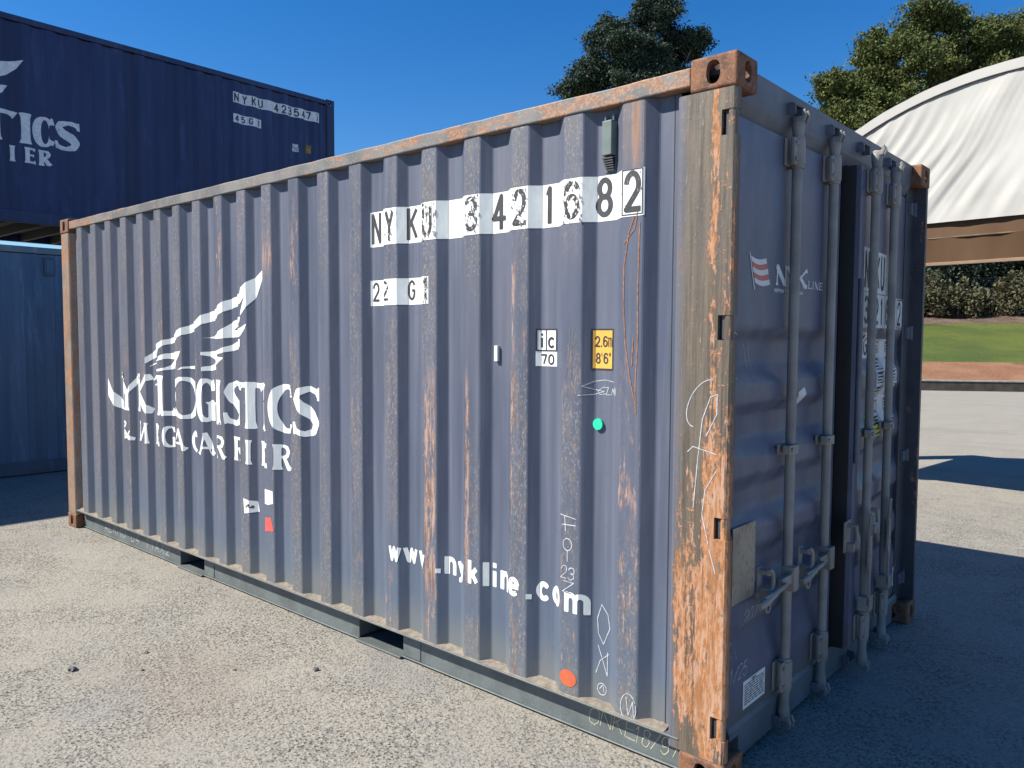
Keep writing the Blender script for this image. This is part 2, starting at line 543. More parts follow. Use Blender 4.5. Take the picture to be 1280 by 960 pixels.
M['flagred'] = plain('flag_red', (0.50, 0.12, 0.09), 0.5, 0.1)
M['offwhite'] = plain('door_marking_white', (0.60, 0.62, 0.64), 0.5, 0.08)
M['plate'] = m_rusty('weathered_data_plate', (0.34, 0.29, 0.22), 0.55, 0.62, (60, 60, 30), 0.5, (0.42, 0.37, 0.3))
M['hivis'] = plain('hivis_yellow', (0.55, 0.58, 0.06), 0.4, 0.05)
M['blue_ink'] = plain('blue_ink', (0.05, 0.13, 0.45), 0.5, 0.05)
M['dirt'] = plain('settled_dust', (0.19, 0.165, 0.135), 0.95, 0.25, 40, bump=0.5)
M['vent'] = plain('grey_green_plastic', (0.125, 0.165, 0.150), 0.45, 0.15)
M['navy'] = m_blue('navy_container_paint', (0.008, 0.019, 0.080), (0.014, 0.028, 0.105))
M['navy_rail'] = m_blue('navy_rail_paint', (0.013, 0.026, 0.085), (0.022, 0.038, 0.105))
M['navy_mark'] = plain('grey_white_marking', (0.68, 0.70, 0.72), 0.6, 0.12, 25)
M['lblue'] = m_blue('light_blue_container_paint', (0.058, 0.118, 0.200), (0.088, 0.155, 0.240))
M['lblue_rail'] = m_blue('light_blue_rail_paint', (0.12, 0.175, 0.22), (0.16, 0.20, 0.22))
M['lblue_foot'] = m_blue('light_blue_foot_paint', (0.05, 0.085, 0.135), (0.07, 0.105, 0.15))
M['timber'] = plain('timber', (0.12, 0.085, 0.05), 0.8, 0.3)
M['steel'] = plain('galvanised_steel', (0.32, 0.33, 0.34), 0.45, 0.15, metal=0.4)
M['ground'] = m_ground()
M['wire'] = plain('weathered_wire', (0.10, 0.10, 0.095), 0.7, 0.2)
M['kerb'] = plain('dark_kerb', (0.055, 0.048, 0.042), 0.85, 0.3, 5)
M['kerb_top'] = plain('kerb_concrete', (0.33, 0.31, 0.27), 0.9, 0.2, 5)

# ------------------------------------------------------------------ ground and bank (setting)
g = MB()
g.add([(-400, -300, 0), (400, -300, 0), (400, 600, 0), (-400, 600, 0)], [(0, 1, 2, 3)])
tag(g.build('ground', M['ground'], fix=False), kind='structure')

K0 = Vector((-5.64, 25.162, 0)); KD = Vector((0.858, 0.514, 0)).normalized(); KN = Vector((-KD.y, KD.x, 0))


def bank(name, mat, prof, s0=-70, s1=60, ds=1.0, rough=0.05, edge=0.0):
    m = MB()
    ns = int((s1-s0)/ds)+1
    rows = []
    for i in range(ns):
        s = s0+i*ds
        row = []
        for k, (w, z) in enumerate(prof):
            ww = w
            if edge and k in (0, len(prof)-1):
                ww = w+edge*math.sin(s*1.7)*math.cos(s*0.63+1)
            p = K0+KD*s+KN*ww
            row.append((p.x, p.y, z+(rough*(random.random()-0.5) if 0 < k < len(prof)-1 else 0)))
        rows.append(row)
    n = len(prof)
    vs = [p for r in rows for p in r]
    fs = [(i*n+k, (i+1)*n+k, (i+1)*n+k+1, i*n+k+1) for i in range(ns-1) for k in range(n-1)]
    m.add(vs, fs, True)
    o = m.build(name, mat, fix=False)
    return tag(o, kind='structure')


def m_terrain(name, a, b, c2, s1=3.0, s2=18.0, amt=0.5):
    t = NT(name)
    n1 = t.noise(s1, 5, 0.6); n2 = t.noise(s2, 6, 0.75)
    c = t.mix(t.ramp(n1, 0.35, 0.65), a, b)
    c = t.mix(t.mul(t.ramp(n2, 0.5, 0.65), amt), c, c2)
    t.col(c); t.rough(0.95)
    t.bump(n2, 0.8, 0.06)
    return t.m


M['mulch'] = m_terrain('bark_mulch', (0.21, 0.095, 0.046), (0.27, 0.14, 0.075), (0.33, 0.21, 0.13), 1.0, 12.0)
M['lawn'] = m_terrain('mown_lawn', (0.040, 0.070, 0.005), (0.082, 0.110, 0.009), (0.165, 0.155, 0.025), 0.35, 9.0, 0.45)
M['litter'] = m_terrain('leaf_litter', (0.075, 0.045, 0.030), (0.15, 0.10, 0.068), (0.25, 0.19, 0.13), 0.9, 7.0, 0.55)
bank('mulch_strip', M['mulch'], [(0.2, 0.31), (1.0, 0.40), (1.8, 0.56), (2.6, 0.74), (3.2, 0.84)])
bank('lawn', M['lawn'], [(3.0, 0.805), (5, 1.05), (7, 1.3), (9, 1.6), (11, 1.92), (13, 2.24), (14.2, 2.42)], edge=0.12)
bank('leaf_litter', M['litter'], [(13.9, 2.36), (15, 2.52), (17, 2.8), (20, 3.2), (26, 3.6), (40, 4.2), (120, 6)], edge=0.5, rough=0.15)

kb = empty('kerb_wall', K0)
kb.rotation_euler.z = math.atan2(KD.y, KD.x)
tag(kb, 'long low dark retaining kerb with pale top edge, between the yard and the orange mulch', 'kerb')
MB().box(-60, 60, 0, 0.2, -0.02, 0.30).build('wall_face', M['kerb'], kb)
MB().box(-60, 60, -0.02, 0.22, 0.302, 0.345).build('coping', M['kerb_top'], kb)

# ------------------------------------------------------------------ stroke lettering -> outlines
def arc(cx, cy, rx, ry, a0, a1, n=14):
    return [(cx+rx*math.cos(R(a0+(a1-a0)*i/n)), cy+ry*math.sin(R(a0+(a1-a0)*i/n))) for i in range(n+1)]


# sans skeletons in the unit box
SK = {
 '0': [arc(.5, .62, .5, .38, 0, 180)+arc(.5, .38, .5, .38, 180, 360)+[(1, .62)]],
 '1': [[(.32, .80), (.62, 1), (.62, 0)]],
 '2': [arc(.5, .68, .5, .32, 175, -20)+[(.9, .5), (0, 0), (1, 0)]],
 '3': [arc(.48, .75, .5, .25, 165, -80)+[(.4, .52), (.55, .51)]+arc(.48, .27, .52, .27, 75, -165)],
 '4': [[(.72, 0), (.72, 1), (0, .28), (1, .28)]],
 '5': [[(.92, 1), (.14, 1), (.06, .52)]+arc(.48, .32, .52, .32, 125, -160)],
 '6': [arc(.5, .30, .5, .30, 0, 360, 24), [(.02, .36)]+arc(.55, .62, .53, .38, 180, 30)],
 '7': [[(0, 1), (1, 1), (.38, 0)]],
 '8': [arc(.5, .755, .43, .245, 0, 360, 24), arc(.5, .265, .5, .265, 0, 360, 24)],
 '9': [arc(.5, .70, .5, .30, 0, 360, 24), [(.98, .64)]+arc(.45, .38, .53, .38, 0, -150)],
 'N': [[(0, 0), (0, 1), (1, 0), (1, 1)]],
 'Y': [[(0, 1), (.5, .48), (1, 1)], [(.5, .5), (.5, 0)]],
 'K': [[(0, 0), (0, 1)], [(1, 1), (.02, .40)], [(.3, .56), (1, 0)]],
 'U': [[(0, 1), (0, .3)]+arc(.5, .3, .5, .3, 180, 360)+[(1, 1)]],
 'G': [arc(.5, .66, .5, .34, 20, 180)+arc(.5, .34, .5, .34, 180, 350)+[(1, .48), (.55, .48)]],
 'I': [[(.5, 0), (.5, 1)]],
 'P': [[(0, 0), (0, 1), (.6, 1)]+arc(.6, .74, .4, .26, 90, -90)+[(0, .48)]],
 'O': [arc(.5, .62, .5, .38, 0, 180)+arc(.5, .38, .5, .38, 180, 360)+[(1, .62)]],
 'S': [arc(.5, .75, .48, .25, 25, 250)+arc(.5, .27, .5, .27, 75, -155)],
 'E': [[(1, 1), (0, 1), (0, 0), (1, 0)], [(0, .52), (.85, .52)]],
 'A': [[(0, 0), (.5, 1), (1, 0)], [(.2, .35), (.8, .35)]],
 'H': [[(0, 0), (0, 1)], [(1, 0), (1, 1)], [(0, .5), (1, .5)]],
 'C': [arc(.5, .64, .5, .36, 20, 180)+arc(.5, .36, .5, .36, 180, 340)],
 'R': [[(0, 0), (0, 1), (.6, 1)]+arc(.6, .75, .4, .25, 90, -90)+[(0, .5)], [(.5, .5), (1, 0)]],
 'L': [[(0, 1), (0, 0), (1, 0)]],
 'F': [[(1, 1), (0, 1), (0, 0)], [(0, .5), (.8, .5)]],
 'Z': [[(0, 1), (1, 1), (0, 0), (1, 0)]],
 'D': [[(0, 0), (0, 1), (.5, 1)]+arc(.5, .5, .5, .5, 90, -90)+[(0, 0)]],
 'M': [[(0, 0), (0, 1), (.5, .3), (1, 1), (1, 0)]],
 'X': [[(0, 0), (1, 1)], [(0, 1), (1, 0)]],
 '/': [[(0, 0), (1, 1)]],
 # lower case, x-height .72
 'w': [[(0, .72), (.25, 0), (.5, .66), (.75, 0), (1, .72)]],
 'n': [[(0, 0), (0, .72)], [(0, .45)]+arc(.5, .42, .5, .30, 180, 0)+[(1, 0)]],
 'y': [[(0, .72), (.5, .02)], [(1, .72), (.42, -.16), (.2, -.28), (0, -.28)]],
 'k': [[(0, 0), (0, 1)], [(.95, .72), (.05, .27)], [(.38, .42), (1, 0)]],
 'l': [[(.5, 0), (.5, 1)]],
 'i': [[(.5, 0), (.5, .58)], [(.5, .985), (.5, 1.0)]],
 'e': [[(.02, .37), (1, .37)]+arc(.5, .36, .5, .36, 0, 310, 22)],
 'c': [arc(.5, .36, .5, .36, 40, 320, 20)],
 'o': [arc(.5, .36, .5, .36, 0, 360, 24)],
 'm': [[(0, 0), (0, .72)], [(0, .47)]+arc(.25, .47, .25, .25, 180, 0)+[(.5, 0)], [(.5, .47)]+arc(.75, .47, .25, .25, 180, 0)+[(1, 0)]],
 '.': [[(.5, 0), (.5, .16)]],
 ',': [[(.6, .12), (.4, -.12)]],
 "'": [[(.5, .8), (.5, 1)]],
 '"': [[(.2, .8), (.2, 1)], [(.8, .8), (.8, 1)]],
}


def sdf_poly(X, Y, poly):
    """signed distance, positive inside"""
    d2 = np.full(X.shape, 1e9); ins = np.zeros(X.shape, bool)
    n = len(poly)
    for i in range(n):
        x0, y0 = poly[i]; x1, y1 = poly[(i+1) % n]
        dx, dy = x1-x0, y1-y0
        L = dx*dx+dy*dy+1e-15
        t = np.clip(((X-x0)*dx+(Y-y0)*dy)/L, 0, 1)
        d2 = np.minimum(d2, (X-x0-t*dx)**2+(Y-y0-t*dy)**2)
        c = ((y0 > Y) != (y1 > Y))
        with np.errstate(divide='ignore', invalid='ignore'):
            xi = x0+(Y-y0)*dx/(dy if dy != 0 else 1e-15)
        ins ^= c & (X < xi)
    d = np.sqrt(d2)
    return np.where(ins, d, -d)


def vnoise(X, Y, cell, seed):
    r = np.random.default_rng(seed)
    T = r.random((64, 64))
    u = X/cell; v = Y/cell
    i = np.floor(u).astype(int); j = np.floor(v).astype(int)
    a = u-i; b = v-j
    a = a*a*(3-2*a); b = b*b*(3-2*b)
    g = lambda p, q: T[p % 64, q % 64]
    return (g(i, j)*(1-a)+g(i+1, j)*a)*(1-b)+(g(i, j+1)*(1-a)+g(i+1, j+1)*a)*b


def contours(F, xs, ys):
    """marching squares at 0; closed loops"""
    ny, nx = F.shape
    P = F > 0
    act = (P[:-1, :-1].astype(int)+P[1:, :-1]+P[:-1, 1:]+P[1:, 1:])
    js, is_ = np.where((act > 0) & (act < 4))
    segs = {}
    pts = {}
    def ept(key):
        if key in pts: return
        k, j, i = key
        if k == 0:
            a, b = F[j, i], F[j, i+1]; t = a/(a-b); pts[key] = (xs[i]+t*(xs[i+1]-xs[i]), ys[j])
        else:
            a, b = F[j, i], F[j+1, i]; t = a/(a-b); pts[key] = (xs[i], ys[j]+t*(ys[j+1]-ys[j]))
    for j, i in zip(js.tolist(), is_.tolist()):
        c = (P[j, i], P[j, i+1], P[j+1, i+1], P[j+1, i])
        B, Rr, T, L = (0, j, i), (1, j, i+1), (0, j+1, i), (1, j, i)
        code = c[0]+2*c[1]+4*c[2]+8*c[3]
        tab = {1: [(L, B)], 2: [(B, Rr)], 3: [(L, Rr)], 4: [(Rr, T)], 5: [(L, T), (Rr, B)], 6: [(B, T)], 7: [(L, T)], 8: [(T, L)], 9: [(T, B)],
               10: [(T, Rr), (B, L)], 11: [(T, Rr)], 12: [(Rr, L)], 13: [(Rr, B)], 14: [(B, L)]}
        for a, b in tab[int(code)]:
            ept(a); ept(b); segs[a] = b
    loops = []
    while segs:
        k0, k = segs.popitem()
        lp = [k0]
        while k in segs:
            lp.append(k); k = segs.pop(k)
        if len(lp) > 4: loops.append([pts[q] for q in lp])
    return loops


def simplify(lp, tol):
    def rdp(a):
        if len(a) < 3: return a
        (x0, y0), (x1, y1) = a[0], a[-1]
        dx, dy = x1-x0, y1-y0; L = math.hypot(dx, dy)+1e-12
        best, bi = -1, 0
        for i in range(1, len(a)-1):
            d = abs((a[i][0]-x0)*dy-(a[i][1]-y0)*dx)/L if L > 1e-9 else math.hypot(a[i][0]-x0, a[i][1]-y0)
            if d > best: best, bi = d, i
        if best < tol: return [a[0], a[-1]]
        return rdp(a[:bi+1])[:-1]+rdp(a[bi:])
    h = len(lp)//2
    return rdp(lp[:h+1])[:-1]+rdp(lp[h:]+[lp[0]])[:-1]


def area(p): return 0.5*sum(p[i][0]*p[(i+1) % len(p)][1]-p[(i+1) % len(p)][0]*p[i][1] for i in range(len(p)))


def field_polys(ops, box, res, chip=None):
    """ops: list of ('+'/'-', polygon) ; -> triangles in 2D"""
    x0, x1, y0, y1 = box
    pad = res*3
    xs = np.arange(x0-pad, x1+pad+res, res); ys = np.arange(y0-pad, y1+pad+res, res)
    X, Y = np.meshgrid(xs, ys)
    F = np.full(X.shape, -1.0)
    for sgn, poly in ops:
        px = [p[0] for p in poly]; py = [p[1] for p in poly]
        i0, i1 = np.searchsorted(xs, [min(px)-3*res, max(px)+3*res]); j0, j1 = np.searchsorted(ys, [min(py)-3*res, max(py)+3*res])
        if i1 <= i0 or j1 <= j0: continue
        sl = (slice(j0, j1), slice(i0, i1))
        d = sdf_poly(X[sl], Y[sl], poly)
        F[sl] = np.maximum(F[sl], d) if sgn == '+' else np.minimum(F[sl], -d)
    if chip:
        cell, amt, seed = chip
        nz = 0.6*vnoise(X, Y*0.7, cell, seed)+0.4*vnoise(X, Y, cell*0.4, seed+1)
        F = np.minimum(F, (nz-amt)*cell*2)
    F[0, :] = F[-1, :] = -1; F[:, 0] = F[:, -1] = -1
    F = np.where(np.abs(F) < 1e-9, -1e-9, F)
    loops = [simplify(l, res*0.16) for l in contours(F, xs, ys)]
    loops = [l for l in loops if len(l) > 2 and abs(area(l)) > res*res*2]
    # group holes with their outer loop
    tris = []
    def inside(pt, poly):
        r = False; n = len(poly)
        for i in range(n):
            (ax, ay), (bx, by) = poly[i], poly[(i+1) % n]
            if (ay > pt[1]) != (by > pt[1]) and pt[0] < ax+(pt[1]-ay)*(bx-ax)/(by-ay): r = not r
        return r
    dep = [sum(1 for j, q in enumerate(loops) if j != i and abs(area(q)) > abs(area(l)) and inside(l[0], q)) for i, l in enumerate(loops)]
    for i, l in enumerate(loops):
        if dep[i] % 2: continue
        hs = [q for j, q in enumerate(loops) if dep[j] == dep[i]+1 and inside(q[0], l)]
        grp = [l]+hs
        flat = [p for q in grp for p in q]
        for t in tessellate_polygon([[Vector((p[0], p[1], 0)) for p in q] for q in grp]):
            tris.append(tuple(flat[k] for k in t))
    return tris


def stroke_ops(pts, w, joints=True, caps=False):
    """flat-capped stroke as polygons; w number or per-point list (full width)"""
    ws = w if isinstance(w, (list, tuple)) else [w]*len(pts)
    ops = []
    for i in range(len(pts)-1):
        (x0, y0), (x1, y1) = pts[i], pts[i+1]
        L = math.hypot(x1-x0, y1-y0)
        if L < 1e-9: continue
        nx, ny = -(y1-y0)/L, (x1-x0)/L
        a, b = ws[i]/2, ws[i+1]/2
        ops.append(('+', [(x0+nx*a, y0+ny*a), (x0-nx*a, y0-ny*a), (x1-nx*b, y1-ny*b), (x1+nx*b, y1+ny*b)]))
    rng = range(len(pts)) if caps else range(1, len(pts)-1)
    if joints:
        for i in rng:
            r = ws[i]/2
            ops.append(('+', [(pts[i][0]+r*math.cos(k*math.pi/5), pts[i][1]+r*math.sin(k*math.pi/5)) for k in range(10)]))
    return ops


def sans(ch, x0, x1, z0, z1, w, chip=None, caps=False):
    """one sans glyph filling the box; the box is its outer size"""
    h = w/2
    ops = []
    for pl in SK[ch]:
        q = [(x0+h+(x1-x0-2*h)*a, z0+h+(z1-z0-2*h)*b) for a, b in pl]
        # square off vertical stroke ends
        if not caps:
            def ext(p, o):
                dx, dy = p[0]-o[0], p[1]-o[1]; L = math.hypot(dx, dy)+1e-9
                return (p[0]+dx/L*h*0.95, p[1]+dy/L*h*0.95)
            straight = ch in 'NYKUIMHALFEPRZTXDnmkliw4172'
            if straight and q[0] != q[-1]:
                if abs(pl[0][0]-pl[1][0]) < 0.02 or abs(pl[0][1]-pl[1][1]) < .02: q[0] = ext(q[0], q[1])
                if abs(pl[-1][0]-pl[-2][0]) < 0.02 or abs(pl[-1][1]-pl[-2][1]) < .02: q[-1] = ext(q[-1], q[-2])
        ops += stroke_ops(q, w, True, caps)
    res = max((z1-z0)/70, w/7)
    res = min(res, w/5)
    return field_polys(ops, (x0-w, x1+w, z0-(z1-z0)*.35, z1+w), res, chip)


def flare(x0, y0, x1, y1, w, f=1.55):
    """stem with flared ends"""
    P = [(x0+(x1-x0)*t, y0+(y1-y0)*t) for t in (0, .05, .14, .5, .86, .95, 1)]
    return stroke_ops(P, [w*f, w*(1+(f-1)*.6), w*1.06, w, w*1.06, w*(1+(f-1)*.6), w*f], True)


def serif(ch, x0, x1, z0, z1, k=1.0, chip=None, shear=0.0, slab=1.5):
    """flared roman capital in the box"""
    H = z1-z0; W = x1-x0
    th = 0.20*H*k; tn = 0.10*H*k
    def S(a, b): return (x0+W*a, z0+H*b)
    def V(pts, ws): return stroke_ops([S(a, b) for a, b in pts], [q*H*k for q in ws], True)
    o = []
    def stem(a, b0=0.0, b1=1.0, w=th): return flare(*S(a, b0), *S(a, b1), w, slab)
    hw = th/2/W
    if ch == 'I': o = stem(.5)
    elif ch == 'L':
        o = stem(hw*1.3)+V([(hw*.8, .06), (.7, .06), (.93, .08), (1, .16)], [.12, .10, .13, .20])
    elif ch == 'T':
        o = stem(.5)+V([(0, .87), (.06, .92), (.2, .94), (.8, .94), (.94, .92), (1, .87)], [.22, .15, .11, .11, .15, .22])
    elif ch == 'E':
        o = stem(hw*1.3)+V([(hw, .06), (.75, .06), (1, .10)], [.11, .10, .20])+V([(hw, .52), (.7, .52), (.85, .52)], [.09, .09, .17])+V([(hw, .94), (.75, .94), (.97, .90)], [.11, .10, .20])
    elif ch == 'N':
        o = flare(*S(.10, 0), *S(.07, 1), tn*.8, 1.4)+V([(.04, .98), (.14, .74), (.32, .45), (.60, .18), (.86, .0)], [.16, .24, .27, .25, .16])+flare(*S(.84, .0), *S(.82, 1), tn*1.1, 1.9)
    elif ch == 'n':
        o = flare(*S(.16, 0), *S(.16, 1), tn*1.1, 2.4)+V([(.1, .97), (.45, .5), (.82, .03)], [.27, .27, .27])+flare(*S(.84, .0), *S(.84, 1), tn*1.1, 2.4)
    elif ch == 'Y':
        o = V([(.03, .99), (.12, .93), (.5, .44)], [.30, .22, .19])+V([(.98, .99), (.86, .90), (.52, .44)], [.24, .15, .10])+V([(.5, .48), (.5, .1), (.5, 0)], [.19, .2, .33])
    elif ch == 'K':
        o = stem(hw*1.3)+V([(.92, .99), (.74, .88), (.30, .48)], [.26, .13, .10])+V([(.28, .56), (.70, .14), (.94, .02)], [.20, .23, .22])
    elif ch == 'A':
        o = V([(.06, .0), (.12, .08), (.5, .97)], [.26, .11, .11])+V([(.46, 1.0), (.84, .1), (.93, .0)], [.16, .22, .34])+V([(.24, .32), (.7, .32)], [.09, .09])
    elif ch == 'M':
        o = flare(*S(.10, 0), *S(.16, 1), tn, 2.0)+V([(.15, .98), (.48, .10)], [.22, .18])+V([(.85, .98), (.50, .10)], [.12, .10])+flare(*S(.88, 0), *S(.84, 1), th, 1.5)
    elif ch == 'R':
        o = stem(hw*1.3)+V([(hw, .94), (.5, .94), (.74, .88), (.82, .74), (.74, .58), (.5, .50), (hw, .50)], [.09, .10, .15, .19, .15, .10, .08])+V([(.46, .5), (.80, .12), (.97, .0)], [.17, .2, .25])
    elif ch == 'O':
        out = [S(*p) for p in arc(.5, .5, .5, .52, 0, 360, 40)[:-1]]
        inn = [S(*p) for p in arc(.5, .5, .5-1.05*th/W, .42, 0, 360, 40)[:-1]]
        o = [('+', out), ('-', inn)]
    elif ch in 'CG':
        out = [S(*p) for p in arc(.55, .5, .55, .52, 0, 360, 40)[:-1]]
        inn = [S(*p) for p in arc(.62, .5, .62-1.1*th/W, .41, 0, 360, 40)[:-1]]
        o = [('+', out), ('-', inn), ('-', [S(.80, .27), S(2, -.1), S(2, 1.1), S(.80, .73)] if ch == 'C' else [S(.70, .30), S(2, .30), S(2, .80), S(.80, .72)])]
        o += V([(.93, .99), (.95, .76)], [.05, .12])
        if ch == 'G': o += stroke_ops([S(.86, .03), S(.86, .40), S(.86, .46)], [th, th, th*1.45])
        else: o += V([(.97, .22), (.93, .06)], [.10, .04])
    elif ch == 'S':
        p = [(.93, .78), (.86, .90), (.55, .96), (.24, .88), (.17, .74), (.30, .60), (.66, .43), (.83, .28), (.74, .11), (.45, .04), (.12, .10), (.05, .24)]
        o = V(p, [.07, .12, .11, .16, .20, .23, .23, .20, .16, .11, .12, .07])
        o += V([(.95, .99), (.94, .72)], [.04, .09])+V([(.04, .28), (.05, .02)], [.09, .04])
    elif ch == '&':
        o = V([(.98, .02), (.72, .14), (.25, .66), (.24, .86), (.42, .95), (.58, .84), (.50, .66), (.14, .36), (.12, .14), (.36, .04), (.66, .16), (.84, .48)], [.2, .2, .15, .13, .1, .12, .1, .15, .18, .13, .1, .08])
    if shear:
        o = [(s, [(x+shear*(z-z0), z) for x, z in p]) for s, p in o]
    # keep strictly inside the cap height so that the flares read as flat serifs
    F = o+[('-', [(x0-W, z1+.012*H), (x1+W, z1+.012*H), (x1+W, z1+H), (x0-W, z1+H)]), ('-', [(x0-W, z0-.012*H), (x1+W, z0-.012*H), (x1+W, z0-H), (x0-W, z0-H)])]
    return field_polys(F, (x0-.2*W, x1+.3*W, z0-.12*H, z1+.12*H), H/64, chip)


class Surf:
    """maps 2D (u,z) onto a folded sheet: pos(u,z,off) plus its fold lines"""
    def __init__(s, pos, ufolds=(), zfolds=()):
        s.pos, s.uf, s.zf = pos, ufolds, zfolds


def decal(name, tris, surf, mat, parent, off=0.0012, label=None):
    bm = bmesh.new()
    cache = {}
    for t in tris:
        vs = []
        for p in t:
            k = (round(p[0], 6), round(p[1], 6))
            if k not in cache: cache[k] = bm.verts.new((p[0], p[1], 0))
            vs.append(cache[k])
        if len(set(vs)) == 3:
            try: bm.faces.new(vs)
            except ValueError: pass
    if not bm.verts:
        bm.free(); return None
    lo = [min(v.co[i] for v in bm.verts) for i in (0, 1)]; hi = [max(v.co[i] for v in bm.verts) for i in (0, 1)]
    for f in surf.uf:
        if lo[0] < f < hi[0]:
            bmesh.ops.bisect_plane(bm, geom=bm.verts[:]+bm.edges[:]+bm.faces[:], plane_co=(f, 0, 0), plane_no=(1, 0, 0), dist=1e-6)
    for f in surf.zf:
        if lo[1] < f < hi[1]:
            bmesh.ops.bisect_plane(bm, geom=bm.verts[:]+bm.edges[:]+bm.faces[:], plane_co=(0, f, 0), plane_no=(0, 1, 0), dist=1e-6)
    for v in bm.verts:
        v.co = surf.pos(v.co.x, v.co.y, off)
    me = bpy.data.meshes.new(name)
    bm.to_mesh(me); bm.free()
    me.materials.append(mat)
    o = bpy.data.objects.new(name, me)
    col.objects.link(o)
    o.parent = parent
    if label: o['label'] = label
    return o


def rect(x0, x1, z0, z1): return [((x0, z0), (x1, z0), (x1, z1)), ((x0, z0), (x1, z1), (x0, z1))]
def frame(x0, x1, z0, z1, w): return rect(x0, x1, z0, z0+w)+rect(x0, x1, z1-w, z1)+rect(x0, x0+w, z0+w, z1-w)+rect(x1-w, x1, z0+w, z1-w)
def polyt(p): return [tuple(p[k] for k in t) for t in tessellate_polygon([[Vector((a, b, 0)) for a, b in p]])]
def scribble(lines, w, res=None):
    ops = []
    for l in lines: ops += stroke_ops(l, w, True, True)
    xs = [p[0] for l in lines for p in l]; zs = [p[1] for l in lines for p in l]
    return field_polys(ops, (min(xs)-w, max(xs)+w, min(zs)-w, max(zs)+w), res or w/3.0)
def chalk_text(txt, x0, z0, cw, ch, w, gap=0.35, slant=0.15):
    """hand-written capitals"""
    lines = []
    x = x0
    for c in txt:
        if c != ' ':
            dz = random.uniform(-.06, .06)*ch
            for pl in SK[c]:
                lines.append([(x+cw*a+slant*ch*b+random.uniform(-.05, .05)*cw, z0+dz+ch*b+random.uniform(-.04, .04)*ch) for a, b in pl])
        x += cw*(1+gap)
    return scribble(lines, w)


# ------------------------------------------------------------------ the shipping container
Lc, Wc, Hc = 6.058, 2.438, 2.591
PITCH, D0, D1 = 0.278, 0.010, 0.050
RIB0 = -0.365
RIBW = 0.093


def prof(x):
    t = (RIB0-RIBW-x) % PITCH
    if t < .052: return D0+(D1-D0)*t/.052
    if t < .138: return D1
    if t < .185: return D1-(D1-D0)*(t-.138)/.047
    return D0


folds = []
k = -1
while True:
    b = RIB0-RIBW-PITCH*k
    for d in (0, -.052, -.138, -.185): folds.append(b+d)
    k += 1
    if b < -6.1: break
folds = sorted(set(round(f, 5) for f in folds))
SIDE = Surf(lambda u, z, off: (u, prof(u)-off, z), folds)

box = empty('shipping_container')
tag(box, 'faded blue grey twenty foot shipping container in the foreground, rusty corner post, one door ajar', 'shipping container')

XL, XR = -5.872, -0.234        # panel between the posts


def corr_panel(name, mat, xs0, xs1, z0, z1, pf, fl, parent, nz=1):
    xs = [xs0]+[f for f in fl if xs0+1e-4 < f < xs1-1e-4]+[xs1]
    # soften every fold with a tight bend
    pts = []
    for i, x in enumerate(xs):
        if 0 < i < len(xs)-1:
            a = x-(x-xs[i-1])*0.10; b = x+(xs[i+1]-x)*0.10
            pa, pb, pc = (a, pf(a)), (x, pf(x)), (b, pf(b))
            pts += [pa, tuple(0.25*pa[q]+0.5*pb[q]+0.25*pc[q] for q in (0, 1)), pc]
        else: pts.append((x, pf(x)))
    m = MB()
    n = len(pts)
    vs = []
    for j in range(nz+1):
        z = z0+(z1-z0)*j/nz
        vs += [(p[0], p[1], z) for p in pts]
    fs = [(j*n+i, j*n+i+1, (j+1)*n+i+1, (j+1)*n+i) for j in range(nz) for i in range(n-1)]
    m.add(vs, fs, False)
    return m.build(name, mat, parent, fix=False)


sp = corr_panel('side_panel', M['side'], XL, XR, 0.150, 2.50, prof, folds, box)
corr_panel('side_panel', M['side'], XL, XR, 0.150, 2.50, lambda x: Wc-prof(x), folds, box)

# top rails: square tube, outer face flush with the castings
for y0, y1 in ((0.004, 0.064), (Wc-0.064, Wc-0.004)):
    m = MB()
    # many short lengths, a millimetre or two out of true, as dented rails are
    N = 90
    rr = random.Random(int(y0*100))
    vs = []
    dy = dz = 0.0
    for i in range(N+1):
        x = -Lc+0.176+(Lc-0.352)*i/N
        dy = .75*dy+rr.uniform(-.0012, .0012); dz = .75*dz+rr.uniform(-.0012, .0012)
        vs += [(x, y0+dy, 2.502+dz), (x, y1+dy, 2.502+dz*.5), (x, y1+dy, 2.566+dz), (x, y0+dy*1.6, 2.566+dz*1.4)]
    fs = [(i*4+k, (i+1)*4+k, (i+1)*4+(k+1) % 4, i*4+(k+1) % 4) for i in range(N) for k in range(4)]+[(0, 1, 2, 3), (N*4+3, N*4+2, N*4+1, N*4)]
    m.add(vs, fs).build('top_rail', M['rail'], box, 0.005)
MB().box(-Lc+0.07, -0.07, 0.066, Wc-0.066, 2.545, 2.560).build('roof_panel', M['side'], box)
MB().box(-Lc+0.07, -0.12, 0.05, Wc-0.05, 0.135, 0.165).build('floor', M['inside'], box)
MB().box(-Lc+0.02, -Lc+0.05, 0.16, Wc-0.16, 0.12, 2.5).build('front_wall', M['side'], box)

# bottom rails with fork pockets
FP = [(-4.151, -3.805), (-2.128, -1.770)]


